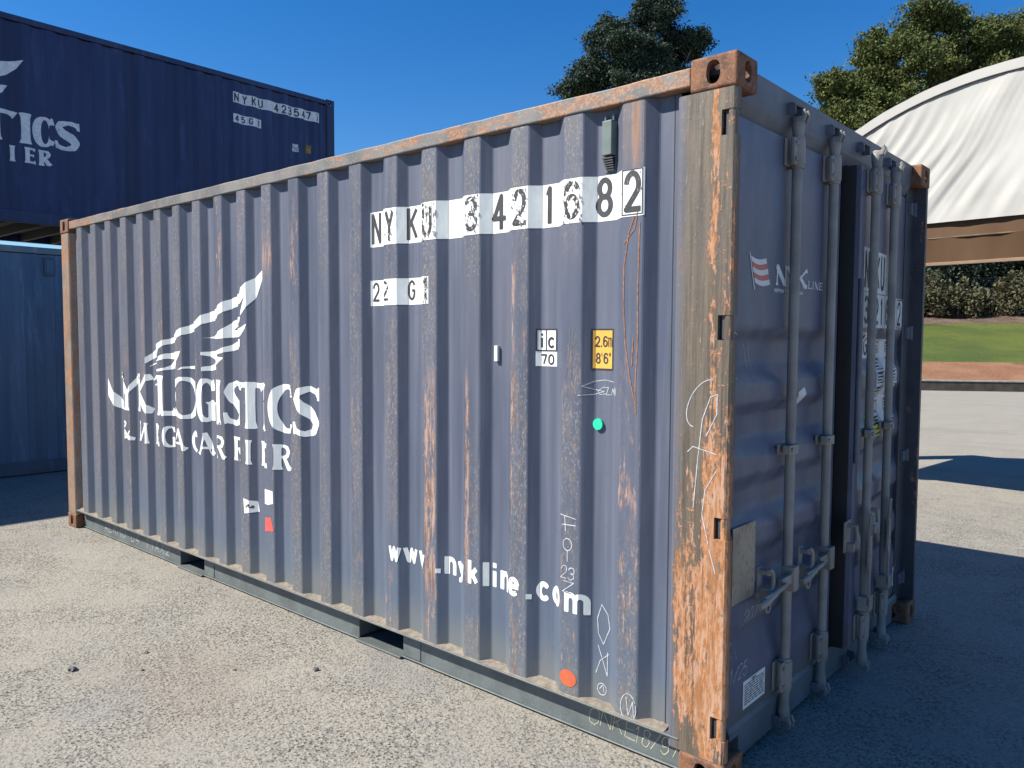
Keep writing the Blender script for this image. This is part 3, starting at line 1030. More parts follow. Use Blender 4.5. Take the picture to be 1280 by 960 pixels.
def bottom_rail(flip):
    m = MB()
    Y = (lambda a: Wc-a) if flip else (lambda a: a)
    def bx(x0, x1, y0, y1, z0, z1):
        a, b = sorted((Y(y0), Y(y1)))
        m.box(x0, x1, a, b, z0, z1)
    x = -Lc+0.178
    segs = []
    for a, b in FP: segs.append((x, a)); x = b
    segs.append((x, -0.178))
    bx(-Lc+0.178, -0.178, 0.0, 0.070, 0.151, 0.158)        # top flange
    for a, b in segs:
        bx(a, b, 0.060, 0.065, 0.016, 0.151)               # web
        bx(a, b, 0.050, 0.065, 0.010, 0.016)               # bottom flange
    for a, b in FP:
        for e, s in ((a, -1), (b, 1)):
            bx(min(e, e+s*.006), max(e, e+s*.006), 0.0655, 0.5, 0.02, 0.146)
        bx(a, b, 0.035, 0.5, 0.004, 0.014)                 # plate under the pocket
        bx(a, b, 0.50, 0.51, 0.02, 0.146)
        # reinforcing plates beside the openings
        bx(b+0.002, b+0.13, 0.056, 0.0595, 0.018, 0.144)
    return m.build('bottom_rail', M['brail'], box, 0.0015, 1)


bottom_rail(False); bottom_rail(True)

# dust lying on the bottom rail against the panel
m = MB()
xs = np.arange(XL, XR, 0.0139)
vs = []
for i, x in enumerate(xs):
    x = float(x)
    p = prof(x)
    h = 0.005+0.012*max(0.0, (p-D0)/(D1-D0))*(0.6+0.5*math.sin(x*9.1)*math.sin(x*3.3+1))+0.004*random.random()
    vs += [(x, 0.003+0.004*random.random(), 0.1585), (x, 0.003+0.5*(p-0.004), 0.1590+h*0.30), (x, p+0.003, 0.1590+h)]
m.add(vs, [(i*3+k, (i+1)*3+k, (i+1)*3+k+1, i*3+k+1) for i in range(len(xs)-1) for k in (0, 1)], True)
m.build('dust_ledge', M['dirt'], box, fix=False)


# corner castings: hollow boxes with slotted holes
def casting_mesh():
    sx, sy, sz = 0.178, 0.162, 0.118
    def cube(bm, a, b):
        vs = [bm.verts.new((x, y, z)) for z in (a[2], b[2]) for y in (a[1], b[1]) for x in (a[0], b[0])]
        for f in ((0, 2, 3, 1), (4, 5, 7, 6), (0, 1, 5, 4), (1, 3, 7, 5), (3, 2, 6, 7), (2, 0, 4, 6)):
            bm.faces.new([vs[i] for i in f])
    def ob(bm, nm):
        bmesh.ops.recalc_face_normals(bm, faces=bm.faces)
        me = bpy.data.meshes.new(nm); bm.to_mesh(me); bm.free()
        o = bpy.data.objects.new(nm, me); col.objects.link(o); return o
    bm = bmesh.new(); cube(bm, (-sx/2, -sy/2, 0), (sx/2, sy/2, sz))
    bmesh.ops.bevel(bm, geom=bm.edges[:], offset=0.011, segments=3, profile=0.5, affect='EDGES')
    body = ob(bm, 'casting_body')
    cut = []
    bm = bmesh.new(); cube(bm, (-sx/2+.022, -sy/2+.022, .02), (sx/2-.022, sy/2-.022, sz-.022)); cut.append(ob(bm, 'cut'))
    def slot(axis, hw, hh):
        pts = [(hw*math.copysign(abs(math.cos(a))**0.8, math.cos(a)), hh*math.copysign(abs(math.sin(a))**0.8, math.sin(a))) for a in [2*math.pi*i/28 for i in range(28)]]
        bm = bmesh.new()
        A, B = [], []
        for a, b in pts:
            if axis == 'y': A.append(bm.verts.new((a, -0.2, sz/2+b))); B.append(bm.verts.new((a, 0.2, sz/2+b)))
            elif axis == 'x': A.append(bm.verts.new((-0.2, a, sz/2+b))); B.append(bm.verts.new((0.2, a, sz/2+b)))
            else: A.append(bm.verts.new((a, b, -0.1))); B.append(bm.verts.new((a, b, 0.3)))
        n = len(A)
        for i in range(n): bm.faces.new((A[i], A[(i+1) % n], B[(i+1) % n], B[i]))
        bm.faces.new(A); bm.faces.new(B[::-1])
        return ob(bm, 'cut')
    cut += [slot('y', 0.026, 0.040), slot('x', 0.026, 0.036), slot('z', 0.055, 0.030)]
    for c in cut:
        md = body.modifiers.new('b', 'BOOLEAN'); md.operation = 'DIFFERENCE'; md.object = c; md.solver = 'EXACT'
    dg = bpy.context.evaluated_depsgraph_get()
    me = bpy.data.meshes.new_from_object(body.evaluated_get(dg))
    me.name = 'corner_casting'
    for o in [body]+cut:
        bpy.data.objects.remove(o)
    me.materials.clear(); me.materials.append(M['casting'])
    return me


CAST = casting_mesh()
for x in (-0.089, -Lc+0.089):
    for y in (0.081-0.003, Wc-0.081+0.003):
        for z in (0.0, Hc-0.118):
            o = bpy.data.objects.new('corner_casting', CAST); col.objects.link(o)
            o.parent = box; o.location = (x+(0.003 if x > -1 else -0.003), y, z)

# near corner post: J section with slots where the hinges sit
SL = [(0.201, 0.282), (0.921, 0.998), (1.618, 1.704), (2.314, 2.400)]
full = [(-.236, .05), (-.224, .012), (-.212, .003), (-.010, .003), (-.002, .010), (-.002, .042), (-.065, .044), (-.075, .16), (-.236, .16)]
notch = [(-.236, .05), (-.224, .012), (-.212, .003), (-.054, .003), (-.054, .043), (-.065, .044), (-.075, .16), (-.236, .16)]


def near_post(flip):
    m = MB()
    fl = (lambda p: [(a, Wc-b) for a, b in p]) if flip else (lambda p: p)
    z = 0.118
    for a, b in ([] if flip else SL):
        m.prism(fl(full), 'z', z, a)
        m.prism(fl(notch), 'z', a, b)
        z = b
    m.prism(fl(full), 'z', z, 2.473)
    y = 0.021
    for a, b in ([] if flip else SL):
        m.tube([(-0.019, y, a-0.001), (-0.019, y, b+0.001)], 0.0165, 14)
    return m.build('corner_post', M['dark_rust'] if flip else M['post'], box)


near_post(False); near_post(True)
for fl in (0, 1):
    m = MB()
    p = [(-Lc+.003, .003), (-Lc+.150, .003), (-Lc+.160, .012), (-Lc+.186, .05), (-Lc+.186, .16), (-Lc+.003, .16)]
    m.prism([(a, Wc-b) if fl else (a, b) for a, b in p], 'z', 0.118, 2.473)
    m.build('corner_post', M['far_post'], box, 0.003)

# door frame
m = MB()
m.prism([(-.050, 2.585), (-.056, 2.50), (-.060, 2.470), (-.085, 2.425), (-.13, 2.425), (-.13, 2.585)], 'y', .160, Wc-.160)
m.build('door_header', M['header'], box)
m = MB()
m.prism([(-.14, .167), (-.066, .167), (-.056, .150), (-.056, .122), (-.14, .122)], 'y', .163, Wc-.163)
m.box(-.14, -.0565, .243, Wc-.243, .030, .1215)
m.build('door_sill', M['sill'], box)
for y in (0.60, 1.02, Wc-1.02, Wc-0.60):
    for z0, z1, zb in ((2.500, 2.540, 2.5405), (.045, .085, .0395)):
        m = MB()
        m.box(-.0555, -.022, y-.044, y-.034, z0, z1); m.box(-.0555, -.022, y+.042, y+.052, z0, z1)
        m.box(-.0555, -.030, y-.044, y+.052, zb, zb+.005)
        m.build('cam_keeper', M['header'], box, 0.002)

# ------------------------------------------------------------------ doors (built in a frame with the hinge at the origin, leaf along +t)
DW = 1.150; DZ0, DZ1 = 0.172, 2.412
DP, DDEP = 0.280, 0.036


def dprof(z):
    """0 on the outward flats, DDEP on the inner flats; outward flats centred on 1.42 + k*0.28"""
    if z < 0.45 or z > 1.665: return 0.0
    t = (z-1.42+0.0325) % DP
    if t < .065: r = 0.0
    elif t < .145: r = (t-.065)/.080
    elif t < .222: r = 1.0
    else: r = 1-(t-.222)/.058
    return DDEP*(0.55*r+0.45*r*r*(3-2*r))


zf = []
kk = -6
while kk < 6:
    b = 1.42-0.0325+DP*kk
    for d in (0, .065, .145, .222): zf.append(round(b+d, 5))
    kk += 1
zf2 = []
for i, z in enumerate(sorted(z for z in zf if 0.45 <= z <= 2.20)):
    zf2.append(z)
zf = sorted(zf2)
zd = []
for a, b in zip(zf, zf[1:]):
    for q in range(5): zd.append(a+(b-a)*q/5)
zd.append(zf[-1])


def door_surface(s):
    """s=+1 for the leaf hinged at the near post (t runs +y), -1 for the other. local x out of the door."""
    def pos(t, z, off):
        e = min(1.0, max(0.0, min(t-0.09, DW-0.09-t)/0.05))
        return (-dprof(z)*e+off, s*t, z)
    return Surf(pos, (0.09, 0.14, DW-0.14, DW-0.09), zd)


def build_door(s, name_label, rods, opened):
    root_loc = (-0.062 if s > 0 else -0.090, 0.045 if s > 0 else Wc-0.045, 0)
    sf = door_surface(s)
    m = MB()
    ts = [0, 0.02, 0.05, 0.09, 0.14, 0.3, 0.5, 0.7, 0.9, DW-0.14, DW-0.09, DW-0.05, DW-0.02, DW]
    zs = [DZ0, 0.25, 0.35]+zd+[2.25, 2.33, DZ1]
    zs = sorted(set(zs))
    n = len(ts)
    vs = [sf.pos(t, z, 0) for z in zs for t in ts]
    fs = [(j*n+i, j*n+i+1, (j+1)*n+i+1, (j+1)*n+i) for j in range(len(zs)-1) for i in range(n-1)]
    if s < 0: fs = [f[::-1] for f in fs]
    m.add(vs, fs, True)
    # folded rim and back sheet
    def bx(t0, t1, x0, x1, z0, z1):
        a, b = sorted((s*t0, s*t1)); m.box(x0, x1, a, b, z0, z1)
    bx(0.001, DW-0.001, -0.062, -0.0445, DZ0+.001, DZ1-.001)
    bx(0, 0.045, -0.045, -0.0005, DZ0, DZ1); bx(DW-0.05, DW, -0.045, -0.0005, DZ0, DZ1)
    bx(0.045, DW-0.05, -0.045, -0.0005, DZ0, DZ0+.04); bx(0.045, DW-0.05, -0.045, -0.0005, DZ1-.04, DZ1)
    d = m.build('door', M['door'], box, fix=False, label=name_label)
    d.location = root_loc
    if opened: d.rotation_euler.z = R(opened)
    # rubber seal round the rim
    m = MB()
    bx2 = lambda t0, t1, x0, x1, z0, z1: m.box(x0, x1, *sorted((s*t0, s*t1)), z0, z1)
    bx2(DW+0.0005, DW+0.012, -0.082, -0.020, DZ0, DZ1); bx2(0, DW, -0.075, -0.0625, DZ1-0.02, DZ1+.006)
    for z in np.arange(0.3, 2.4, 0.24):
        bx2(DW+0.012, DW+0.015, -0.046, -0.034, z, z+0.022)
    m.build('gasket', M['rubber'], d)
    rx = 0.031
    for ti in rods:
        y = s*ti
        m = MB()
        m.tube([(rx, y, 0.125), (rx, y, 2.43)], 0.0200, 16)
        for zz in (0.186, 0.311, 2.302, 2.412): m.tube([(rx, y, zz-.006), (rx, y, zz+.006)], 0.026, 16)
        # cams: stub, lug and claw at both ends
        for z0, dz in ((2.425, 1), (0.125, -1)):
            m.tube([(rx, y, z0), (rx, y, z0+dz*0.035)], [0.021, 0.025], 14)
            m.tube([(rx, y, z0+dz*.035), (rx, y, z0+dz*.060), (rx, y, z0+dz*.074)], [0.025, 0.025, 0.018], 14)
            for dy in (-.016, .020):
                hook = [(rx-.012, z0+dz*.045), (rx+.030, z0+dz*.050), (rx+.040, z0+dz*.075), (rx+.034, z0+dz*.098), (rx+.022, z0+dz*.092), (rx+.022, z0+dz*.072), (rx-.012, z0+dz*.070)]
                m.add(
                    [(p[0], y+dy-.007, p[1]) for p in hook]+[(p[0], y+dy+.007, p[1]) for p in hook],
                    [tuple(range(7)), tuple(range(13, 6, -1))]+[(i, i+7, (i+1) % 7+7, (i+1) % 7) for i in range(7)])
        m.build('locking_rod', M['rod'], d, 0.004)
        for z0, z1 in ((0.188, 0.309), (2.304, 2.410)):
            m = MB()
            m.box(0.001, 0.010, y-0.062, y+0.050, z0, z1)
            m.box(0.010, 0.036, y-0.034, y+0.034, z0+.004, z1-.004)
            m.prism([(rx+0.029*math.cos(a), y+0.032*math.sin(a)) for a in [math.pi*(-0.5+i/10) for i in range(11)]], 'z', z0+.004, z1-.004)
            m.box(rx-.002, rx+.012, y-0.058, y-0.0, z0, z1)
            for dy in (-0.047, 0.041):
                for zz in (z0+0.022, z1-0.022):
                    m.tube([(0.009 if dy > 0 else rx+.011, y+dy, zz), (0.019 if dy > 0 else rx+.020, y+dy, zz)], 0.0085, 8)
            m.build('rod_bracket', M['bracket'], d, 0.003)
        m = MB()
        m.box(0.001, 0.012, y-0.066, y-0.02, 1.160, 1.202)
        m.tube([(rx, y, 1.162), (rx, y, 1.200)], 0.031, 16)
        m.box(rx-0.005, rx+0.026, y-0.066, y-0.012, 1.162, 1.200)
        m.tube([(rx+.024, y-0.05, 1.181), (rx+.034, y-0.05, 1.181)], 0.010, 10)
        m.build('rod_guide', M['bracket'], d, 0.003)
        # handle
        m = MB()
        if not opened:
            zz = 0.650
            m.box(rx-.016, rx+.040, y-.024, y+.026, zz-.048, zz+.052)
            m.box(rx+.010, rx+.030, y-.115, y-.022, zz-.014, zz+.026)
            m.tube([(rx+.026, y-.02, zz+.028), (rx+.034, y-.02, zz+.028)], .012, 10)
            m.tube([(rx+.036, y-.10, zz+.0), (rx+.040, y-.20, zz-.004), (rx+.040, y-.30, zz-.020), (rx+.034, y-.345, zz-.026)], [.010, .012, .017, .014], 10)
            m.box(rx+.030, rx+.046, y-.30, y-.19, zz-.022, zz+.004)
        else:
            zt = 0.80
            # hanging lever with a slotted hasp and a drilled paddle
            for dy in (-.018, .018): m.tube([(rx+.030, y-.040+dy, zt-.10), (rx+.034, y-.040+dy, zt)], .006, 8)
            m.tube([(rx+.034, y-.058, zt), (rx+.034, y-.022, zt)], .006, 8)
            pd = [(-.058, -.10), (-.022, -.10), (-.012, -.17), (-.010, -.24), (-.028, -.30), (-.030, -.44), (-.050, -.44), (-.050, -.30), (-.070, -.24), (-.068, -.17)]
            m.prism([(y+a, zt+b) for a, b in pd], 'x', rx+.024, rx+.036)
            m.tube([(rx+.036, y-.04, zt-.20), (rx+.038, y-.04, zt-.20)], .010, 10)
            m.tube([(rx+.036, y-.04, zt-.235), (rx+.038, y-.04, zt-.235)], .008, 10)
            m.box(rx-.016, rx+.038, y-.05, y+.024, .33, .40)
        m.build('handle', M['bracket'], d, 0.003)
        m = MB()
        zz = 0.69
        yc = y-.215
        if not opened:
            C0 = [(0.050+0.0*a, yc+0.030*math.cos(a), zz+0.040*math.sin(a)) for a in np.linspace(-1.9, 2.0, 12)][::-1]
            m.tube(C0, 0.0095, 10)
            m.tube([(0.002, yc, zz+.03), (0.050, yc, zz+.03)], 0.012, 10)
            m.box(0.002, 0.010, yc-.018, yc+.022, zz-.045, zz+.048)
            m.tube([(0.044, yc+.02*math.cos(a), zz-.10+.026*math.sin(a)) for a in np.linspace(0, 2*math.pi, 14)], 0.006, 8, caps=False)
            m.box(0.012, 0.046, yc-.012, yc+.012, zz-.085, zz-.03)
        else:
            m.box(0.001, 0.010, y-.30, y-.20, .66, .80)
            m.tube([(0.01, y-.25, .78), (0.045, y-.25, .78), (0.05, y-.25, .72)], .011, 8)
            m.box(0.010, 0.04, y-.265, y-.235, .66, .70)
        m.build('handle_catch', M['bracket'], d, 0.003)
    for a, b in SL:
        m = MB()
        z0, z1 = a+0.008, b-0.008
        m.box(-0.03, 0.014, *sorted((s*-0.004, s*0.072)), z0, z1)
        m.tube([(0.026 if not opened else 0.03, s*-0.012, z0-.004), (0.026 if not opened else 0.03, s*-0.012, z1+.004)], 0.019, 12)
        if opened or s < 0: m.box(0.002, 0.03, *sorted((s*-0.02, s*0.075)), z0, z1)
        m.build('hinge', M['header'] if s < 0 else M['dark_rust'], d, 0.004)
    return d, sf


# local t of things on the closed leaf: t = y - 0.045 ; on the ajar leaf: t = (Wc-0.045) - y
doorA, SA = build_door(1, 'closed door leaf with flag emblem and riveted data plate', (0.565, 0.975), 0)
doorB, SB = build_door(-1, 'door leaf standing slightly ajar with the container number', (0.565, 0.995), 5.0)

# --- markings on the closed leaf
T0 = 0.045
def A(y): return y-T0
m = MB()
m.box(0.001, 0.004, 0.166-T0, 0.360-T0, 0.635, 0.925)
m.build('data_plate', M['plate'], doorA, 0.001, label='weathered tan metal data plate')
decal('sticker', rect(A(.285), A(.484), .200, .310), SA, M['paper'], doorA, label='white printed certificate sticker')
tl = []
for i in range(9):
    z = .290-.0095*i
    x = A(.297)
    while x < A(.47):
        w = random.uniform(.012, .04)
        tl += rect(x, min(x+w, A(.473)), z, z+.0042)
        x += w+.006
decal('sticker_print', tl+rect(A(.36), A(.40), .298, .304), SA, M['black'], doorA, 0.002)
# flag: pole and five waving bands
pole = [(A(.256), 1.942), (A(.262), 1.943), (A(.309), 1.806), (A(.301), 1.806)]
decal('flag_emblem', polyt(pole), SA, M['offwhite'], doorA, 0.002, label='white flag pole emblem')
def fl_pt(a, b):   # a along, b down
    x = .270+a*.135+b*.038+0.0*a
    z = 1.931-b*.098-0.008*math.sin(a*3.6)-.004*a
    return (A(x), z)
for i in range(5):
    tr = []
    for q in range(10):
        a0, a1 = q/10, (q+1)/10; b0, b1 = i/5+.002, (i+1)/5
        p = [fl_pt(a0, b0), fl_pt(a1, b0), fl_pt(a1, b1), fl_pt(a0, b1)]
        tr += [(p[0], p[3], p[2]), (p[0], p[2], p[1])]
    decal('flag_emblem', tr, SA, M['flagred'] if i % 2 else M['offwhite'], doorA, 0.0016+.0001*i, label='red band of the flag emblem' if i % 2 else 'white band of the flag emblem')
tr = []
for ch, a, b in (('n', .490, .612), ('Y', .600, .715), ('K', .705, .826)): tr += serif(ch, A(a), A(b), 1.835, 1.914, 1.25, None, 0.06, 1.7)
for ch, a, b in (('L', .832, .870), ('I', .876, .894), ('n', .902, .950), ('E', .958, .998)): tr += serif(ch, A(a), A(b), 1.836, 1.869, 1.05, None, 0.12, 1.7)
x = A(.486)
for ch in 'NIPPON YUSEN KAISHA':
    w = .016
    if ch == ' ': x += .010; continue
    if ch == 'I': tr += rect(x, x+.004, 1.806, 1.821); x += .008; continue
    tr += sans(ch, x, x+.0135, 1.806, 1.821, .0036); x += .0172
decal('shipping_line_lettering', tr, SA, M['offwhite'], doorA, 0.0016)
decal('chalk_mark', scribble([[(A(.17)+.10*math.cos(a), 1.56+.085*math.sin(a)) for a in np.linspace(1.2, 5.0, 18)], [(A(.30), 1.60), (A(.34), 1.47)], [(A(.33), 1.62), (A(.37), 1.46)]], .0028), SA, M['chalk'], doorA)
decal('chalk_mark', chalk_text('201', A(.26), .535, .035, .055, .003, .3, .6)+chalk_text('11', A(.16), .43, .03, .06, .0028)+chalk_text('1/25', A(.16), .335, .03, .055, .0028), SA, M['chalk'], doorA)
decal('sticker', polyt([(A(.755), 1.40), (A(.82), 1.42), (A(.845), 1.39), (A(.81), 1.345), (A(.775), 1.29)]), SA, M['offwhite'], doorA, 0.002, label='torn white sticker scrap behind the rod')

# --- markings on the ajar leaf
def mir(tris):      # drawn with u = -t so that the writing reads left to right
    return [tuple((-p[0], p[1]) for p in t) for t in tris]
band = rect(-1.055, -.555, 1.850, 2.055)+rect(-1.045, -.085, 1.680, 1.846)
tr = []
for ch, t in (('N', 1.035), ('Y', .925), ('K', .805), ('U', .695)): tr += sans(ch, -t, -t+.085, 1.866, 2.040, .021)
for ch, t in (('3', 1.025), ('4', .915), ('2', .810), ('1', .700), ('6', .555), ('8', .430), ('2', .250)): tr += sans(ch, -t, -t+.085, 1.696, 1.832, .019)
tr += frame(-.275, -.088, 1.684, 1.842, .006)
band += rect(-1.112, -.72, 1.530, 1.660)
for ch, t in (('2', 1.095), ('2', .975), ('G', .86)): tr += sans(ch, -t, -t+.075, 1.543, 1.646, .015)
decal('number_band', mir(band), SB, M['offwhite'], doorB, .0016)
decal('container_number', mir(tr), SB, M['black'], doorB, .0028)
decal('sticker', mir(rect(-.715, -.200, 1.190, 1.625)), SB, M['offwhite'], doorB, .0016, label='white weight table decal bent over the corrugation')
tl = []
for z0 in (1.600, 1.515, 1.445, 1.37, 1.295, 1.235):
    for x0 in (-.68, -.36):
        tl += frame(x0-.012, x0+.15, z0-.045, z0+.012, .004)
        for z in (z0, z0-.016, z0-.032):
            tl += rect(x0, x0+random.uniform(.07, .13), z, z+.007)
decal('sticker_print', mir(tl), SB, M['rubber'], doorB, .0026)
decal('sticker', mir(rect(-.835, -.605, 1.130, 1.240)), SB, M['hivis'], doorB, .0016, label='yellow and black striped warning sticker')
decal('sticker_print', mir([t for i in range(4) for t in polyt([(-.83, 1.136+.026*i), (-.61, 1.150+.026*i), (-.61, 1.139+.026*i), (-.83, 1.125+.026*i+.006)])]), SB, M['black'], doorB, .0026)
decal('sticker', mir(rect(-.150, -.025, .215, .325)), SB, M['paper'], doorB, .0016, label='small white and blue square sticker near the foot')
decal('sticker_print', mir(rect(-.132, -.045, .240, .302)), SB, M['blue_ink'], doorB, .0026)
decal('chalk_mark', mir(scribble([[(-.205+.05*math.cos(a), .68+.03*math.sin(a)) for a in np.linspace(0, 6.2, 14)]], .012)), SB, M['black'], doorB)
m = MB()
for z0, z1 in ((1.05, 1.9),):
    m.tube([(0.012, -(DW-0.012), z0), (0.012, -(DW-0.012), z1)], .012, 8)
m.build('edge_strip', M['header'], doorB)

# ------------------------------------------------------------------ markings on the long side
def side_decal(name, tris, mat, off=.0012, label=None): return decal(name, tris, SIDE, mat, box, off, label)

ZB0, ZB1 = 2.077, 2.252
side_decal('number_band', rect(-1.994, -.360, ZB0, ZB1), M['white'])
tr = []
NUM = [('N', -1.988, -1.916, None), ('Y', -1.842, -1.772, (.012, .30, 4)), ('K', -1.715, -1.643, None), ('U', -1.574, -1.504, (.012, .40, 9)),
       ('3', -1.291, -1.211, (.012, .42, 21)), ('4', -1.157, -1.077, None), ('2', -1.006, -.930, (.012, .30, 5)), ('1', -.868, -.812, None),
       ('6', -.735, -.655, (.012, .42, 33)), ('8', -.602, -.524, None), ('2', -.449, -.374, None)]
for ch, a, b, cp in NUM: tr += sans(ch, a, b, 2.092, 2.246, .0215 if ch not in 'NYKU' else .0185, cp)
tr += frame(-.458, -.366, 2.082, 2.2515, .004)
side_decal('container_number', tr, M['black'], .0024)
side_decal('number_band', rect(-1.994, -1.527, 1.781, 1.909), M['white'])
tr = []
for ch, a, b, cp in (('2', -1.983, -1.932, None), ('2', -1.872, -1.818, (.012, .3, 4)), ('G', -1.712, -1.662, None), ('1', -1.570, -1.530, (.012, .38, 8))):
    tr += sans(ch, a, b, 1.802, 1.900, .0125, cp)
side_decal('size_code', tr, M['black'], .0024)
# scuffed paint through the markings on the outer ribs
def flecks(x0, x1, z0, z1, n, seed):
    r = random.Random(seed); t = []
    for _ in range(n):
        x = r.uniform(x0, x1); z = r.uniform(z0, z1); w = r.uniform(.001, .0045); h = w*r.uniform(1.2, 5)
        p = [(x-w*r.uniform(.4, 1), z), (x, z-h*r.uniform(.4, 1)), (x+w*r.uniform(.4, 1), z+h*.2*r.uniform(-1, 1)), (x+w*r.uniform(-.4, .4), z+h*r.uniform(.4, 1))]
        t += [(p[0], p[1], p[2]), (p[0], p[2], p[3])]
    return t
M['scuff'] = plain('scuffed_bare_paint', (0.20, 0.19, 0.195), 0.7, 0.25, 60)
fl = []
for q in range(7):
    a, b = RIB0-RIBW-PITCH*q, RIB0-PITCH*q
    if -1.99 < a: fl += flecks(max(a, -1.99), min(b, -.37), ZB0+.004, ZB1-.004, {0: 14, 1: 60, 2: 45, 3: 80, 4: 90, 5: 35}.get(q, 10), q)
fl += flecks(-1.561, -1.53, 1.785, 1.905, 50, 77)
side_decal('paint_scuff', fl, M['scuff'], .0034)

# weight and height signs
side_decal('weight_sign', rect(-.893, -.792, 1.505, 1.660), M['white'])
tr = frame(-.893, -.792, 1.567, 1.661, .006)+rect(-.851, -.846, 1.573, 1.655)
tr += rect(-.876, -.866, 1.583, 1.624)+rect(-.876, -.866, 1.632, 1.642)
tr += sans('c', -.840, -.802, 1.580, 1.642, .010)
tr += sans('7', -.874, -.844, 1.511, 1.556, .0075)+sans('0', -.838, -.806, 1.511, 1.556, .0075)
side_decal('sign_lettering', tr, M['black'], .0024)
side_decal('height_sign', rect(-.613, -.5135, 1.497, 1.660), M['black'], label='yellow height sign with black border')
side_decal('height_sign_face', rect(-.6055, -.5195, 1.504, 1.653), M['yellow'], .0020)
tr = []
for ch, a, b in (('2', -.600, -.577), ('6', -.563, -.540)): tr += sans(ch, a, b, 1.588, 1.632, .0062)
tr += rect(-.573, -.568, 1.588, 1.595)
tr += sans('m', -.5380, -.5205, 1.588, 1.640, .0027)
for ch, a, b in (('8', -.596, -.573), ('6', -.560, -.537)): tr += sans(ch, a, b, 1.522, 1.566, .0062)
tr += rect(-.569, -.566, 1.552, 1.566)+rect(-.533, -.5305, 1.552, 1.566)+rect(-.528, -.5255, 1.552, 1.566)
side_decal('sign_lettering', tr, M['black'], .0030)

# website address
WEB = [('w', -1.823, -1.739), ('w', -1.735, -1.651), ('w', -1.640, -1.556), ('.', -1.480, -1.460), ('n', -1.446, -1.380), ('y', -1.372, -1.300), ('k', -1.266, -1.200), ('l', -1.186, -1.160),
       ('i', -1.149, -1.124), ('n', -1.101, -1.035), ('e', -1.026, -.956), ('.', -.921, -.901), ('c', -.887, -.818), ('o', -.806, -.740), ('m', -.714, -.604)]
tr = []
for ch, a, b in WEB:
    t = (a+1.823)/1.22
    if ch == '.': tr += rect(a, b, .509, .531)
    else: tr += sans(ch, a, b, .506, .616, .0225 if ch != 'w' else .0185, (.016, .22, 3) if ch in 'ke' else ((.014, .22, 6) if a == -1.640 else None))
side_decal('website_lettering', tr, M['white'])

# company name
ROW1 = [('N', -5.260, -4.930), ('Y', -5.020, -4.690), ('K', -4.745, -4.478), ('L', -4.345, -4.158), ('O', -4.158, -3.800), ('G', -3.785, -3.613), ('I', -3.575, -3.440),
        ('S', -3.425, -3.250), ('T', -3.240, -3.030), ('I', -3.035, -2.945), ('C', -2.918, -2.671), ('S', -2.655, -2.455)]
ROW2 = [('&', -5.018, -4.779), ('M', -4.745, -4.513), ('E', -4.462, -4.330), ('G', -4.289, -4.172), ('A', -4.130, -3.955), ('C', -3.927, -3.775), ('A', -3.755, -3.620),
        ('R', -3.555, -3.420), ('R', -3.375, -3.240), ('I', -3.190, -3.110), ('E', -3.055, -2.935), ('R', -2.870, -2.745)]
tr = []
for i, (ch, a, b) in enumerate(ROW1):
    t = (a+5.272)/2.7
    z0 = 1.067-.002*t
    H = 1.345-z0
    tr += serif(ch, a, b, z0, 1.345, (1.0 if ch in 'ST' else 1.18) if ch not in 'YK' else 1.0, (.022, .17, 50+i))
tr += polyt([(-4.49, 1.30), (-4.44, 1.345), (-4.36, 1.345), (-4.345, 1.31), (-4.38, 1.275), (-4.47, 1.268), (-4.42, 1.295), (-4.42, 1.325)])
side_decal('company_lettering', tr, M['white'])
tr = []
for i, (ch, a, b) in enumerate(ROW2):
    t = (a+5.015)/2.2
    tr += serif(ch, a, b, .845, .992, 1.2, (.018, .16, 90+i))
side_decal('company_lettering', tr, M['white'])

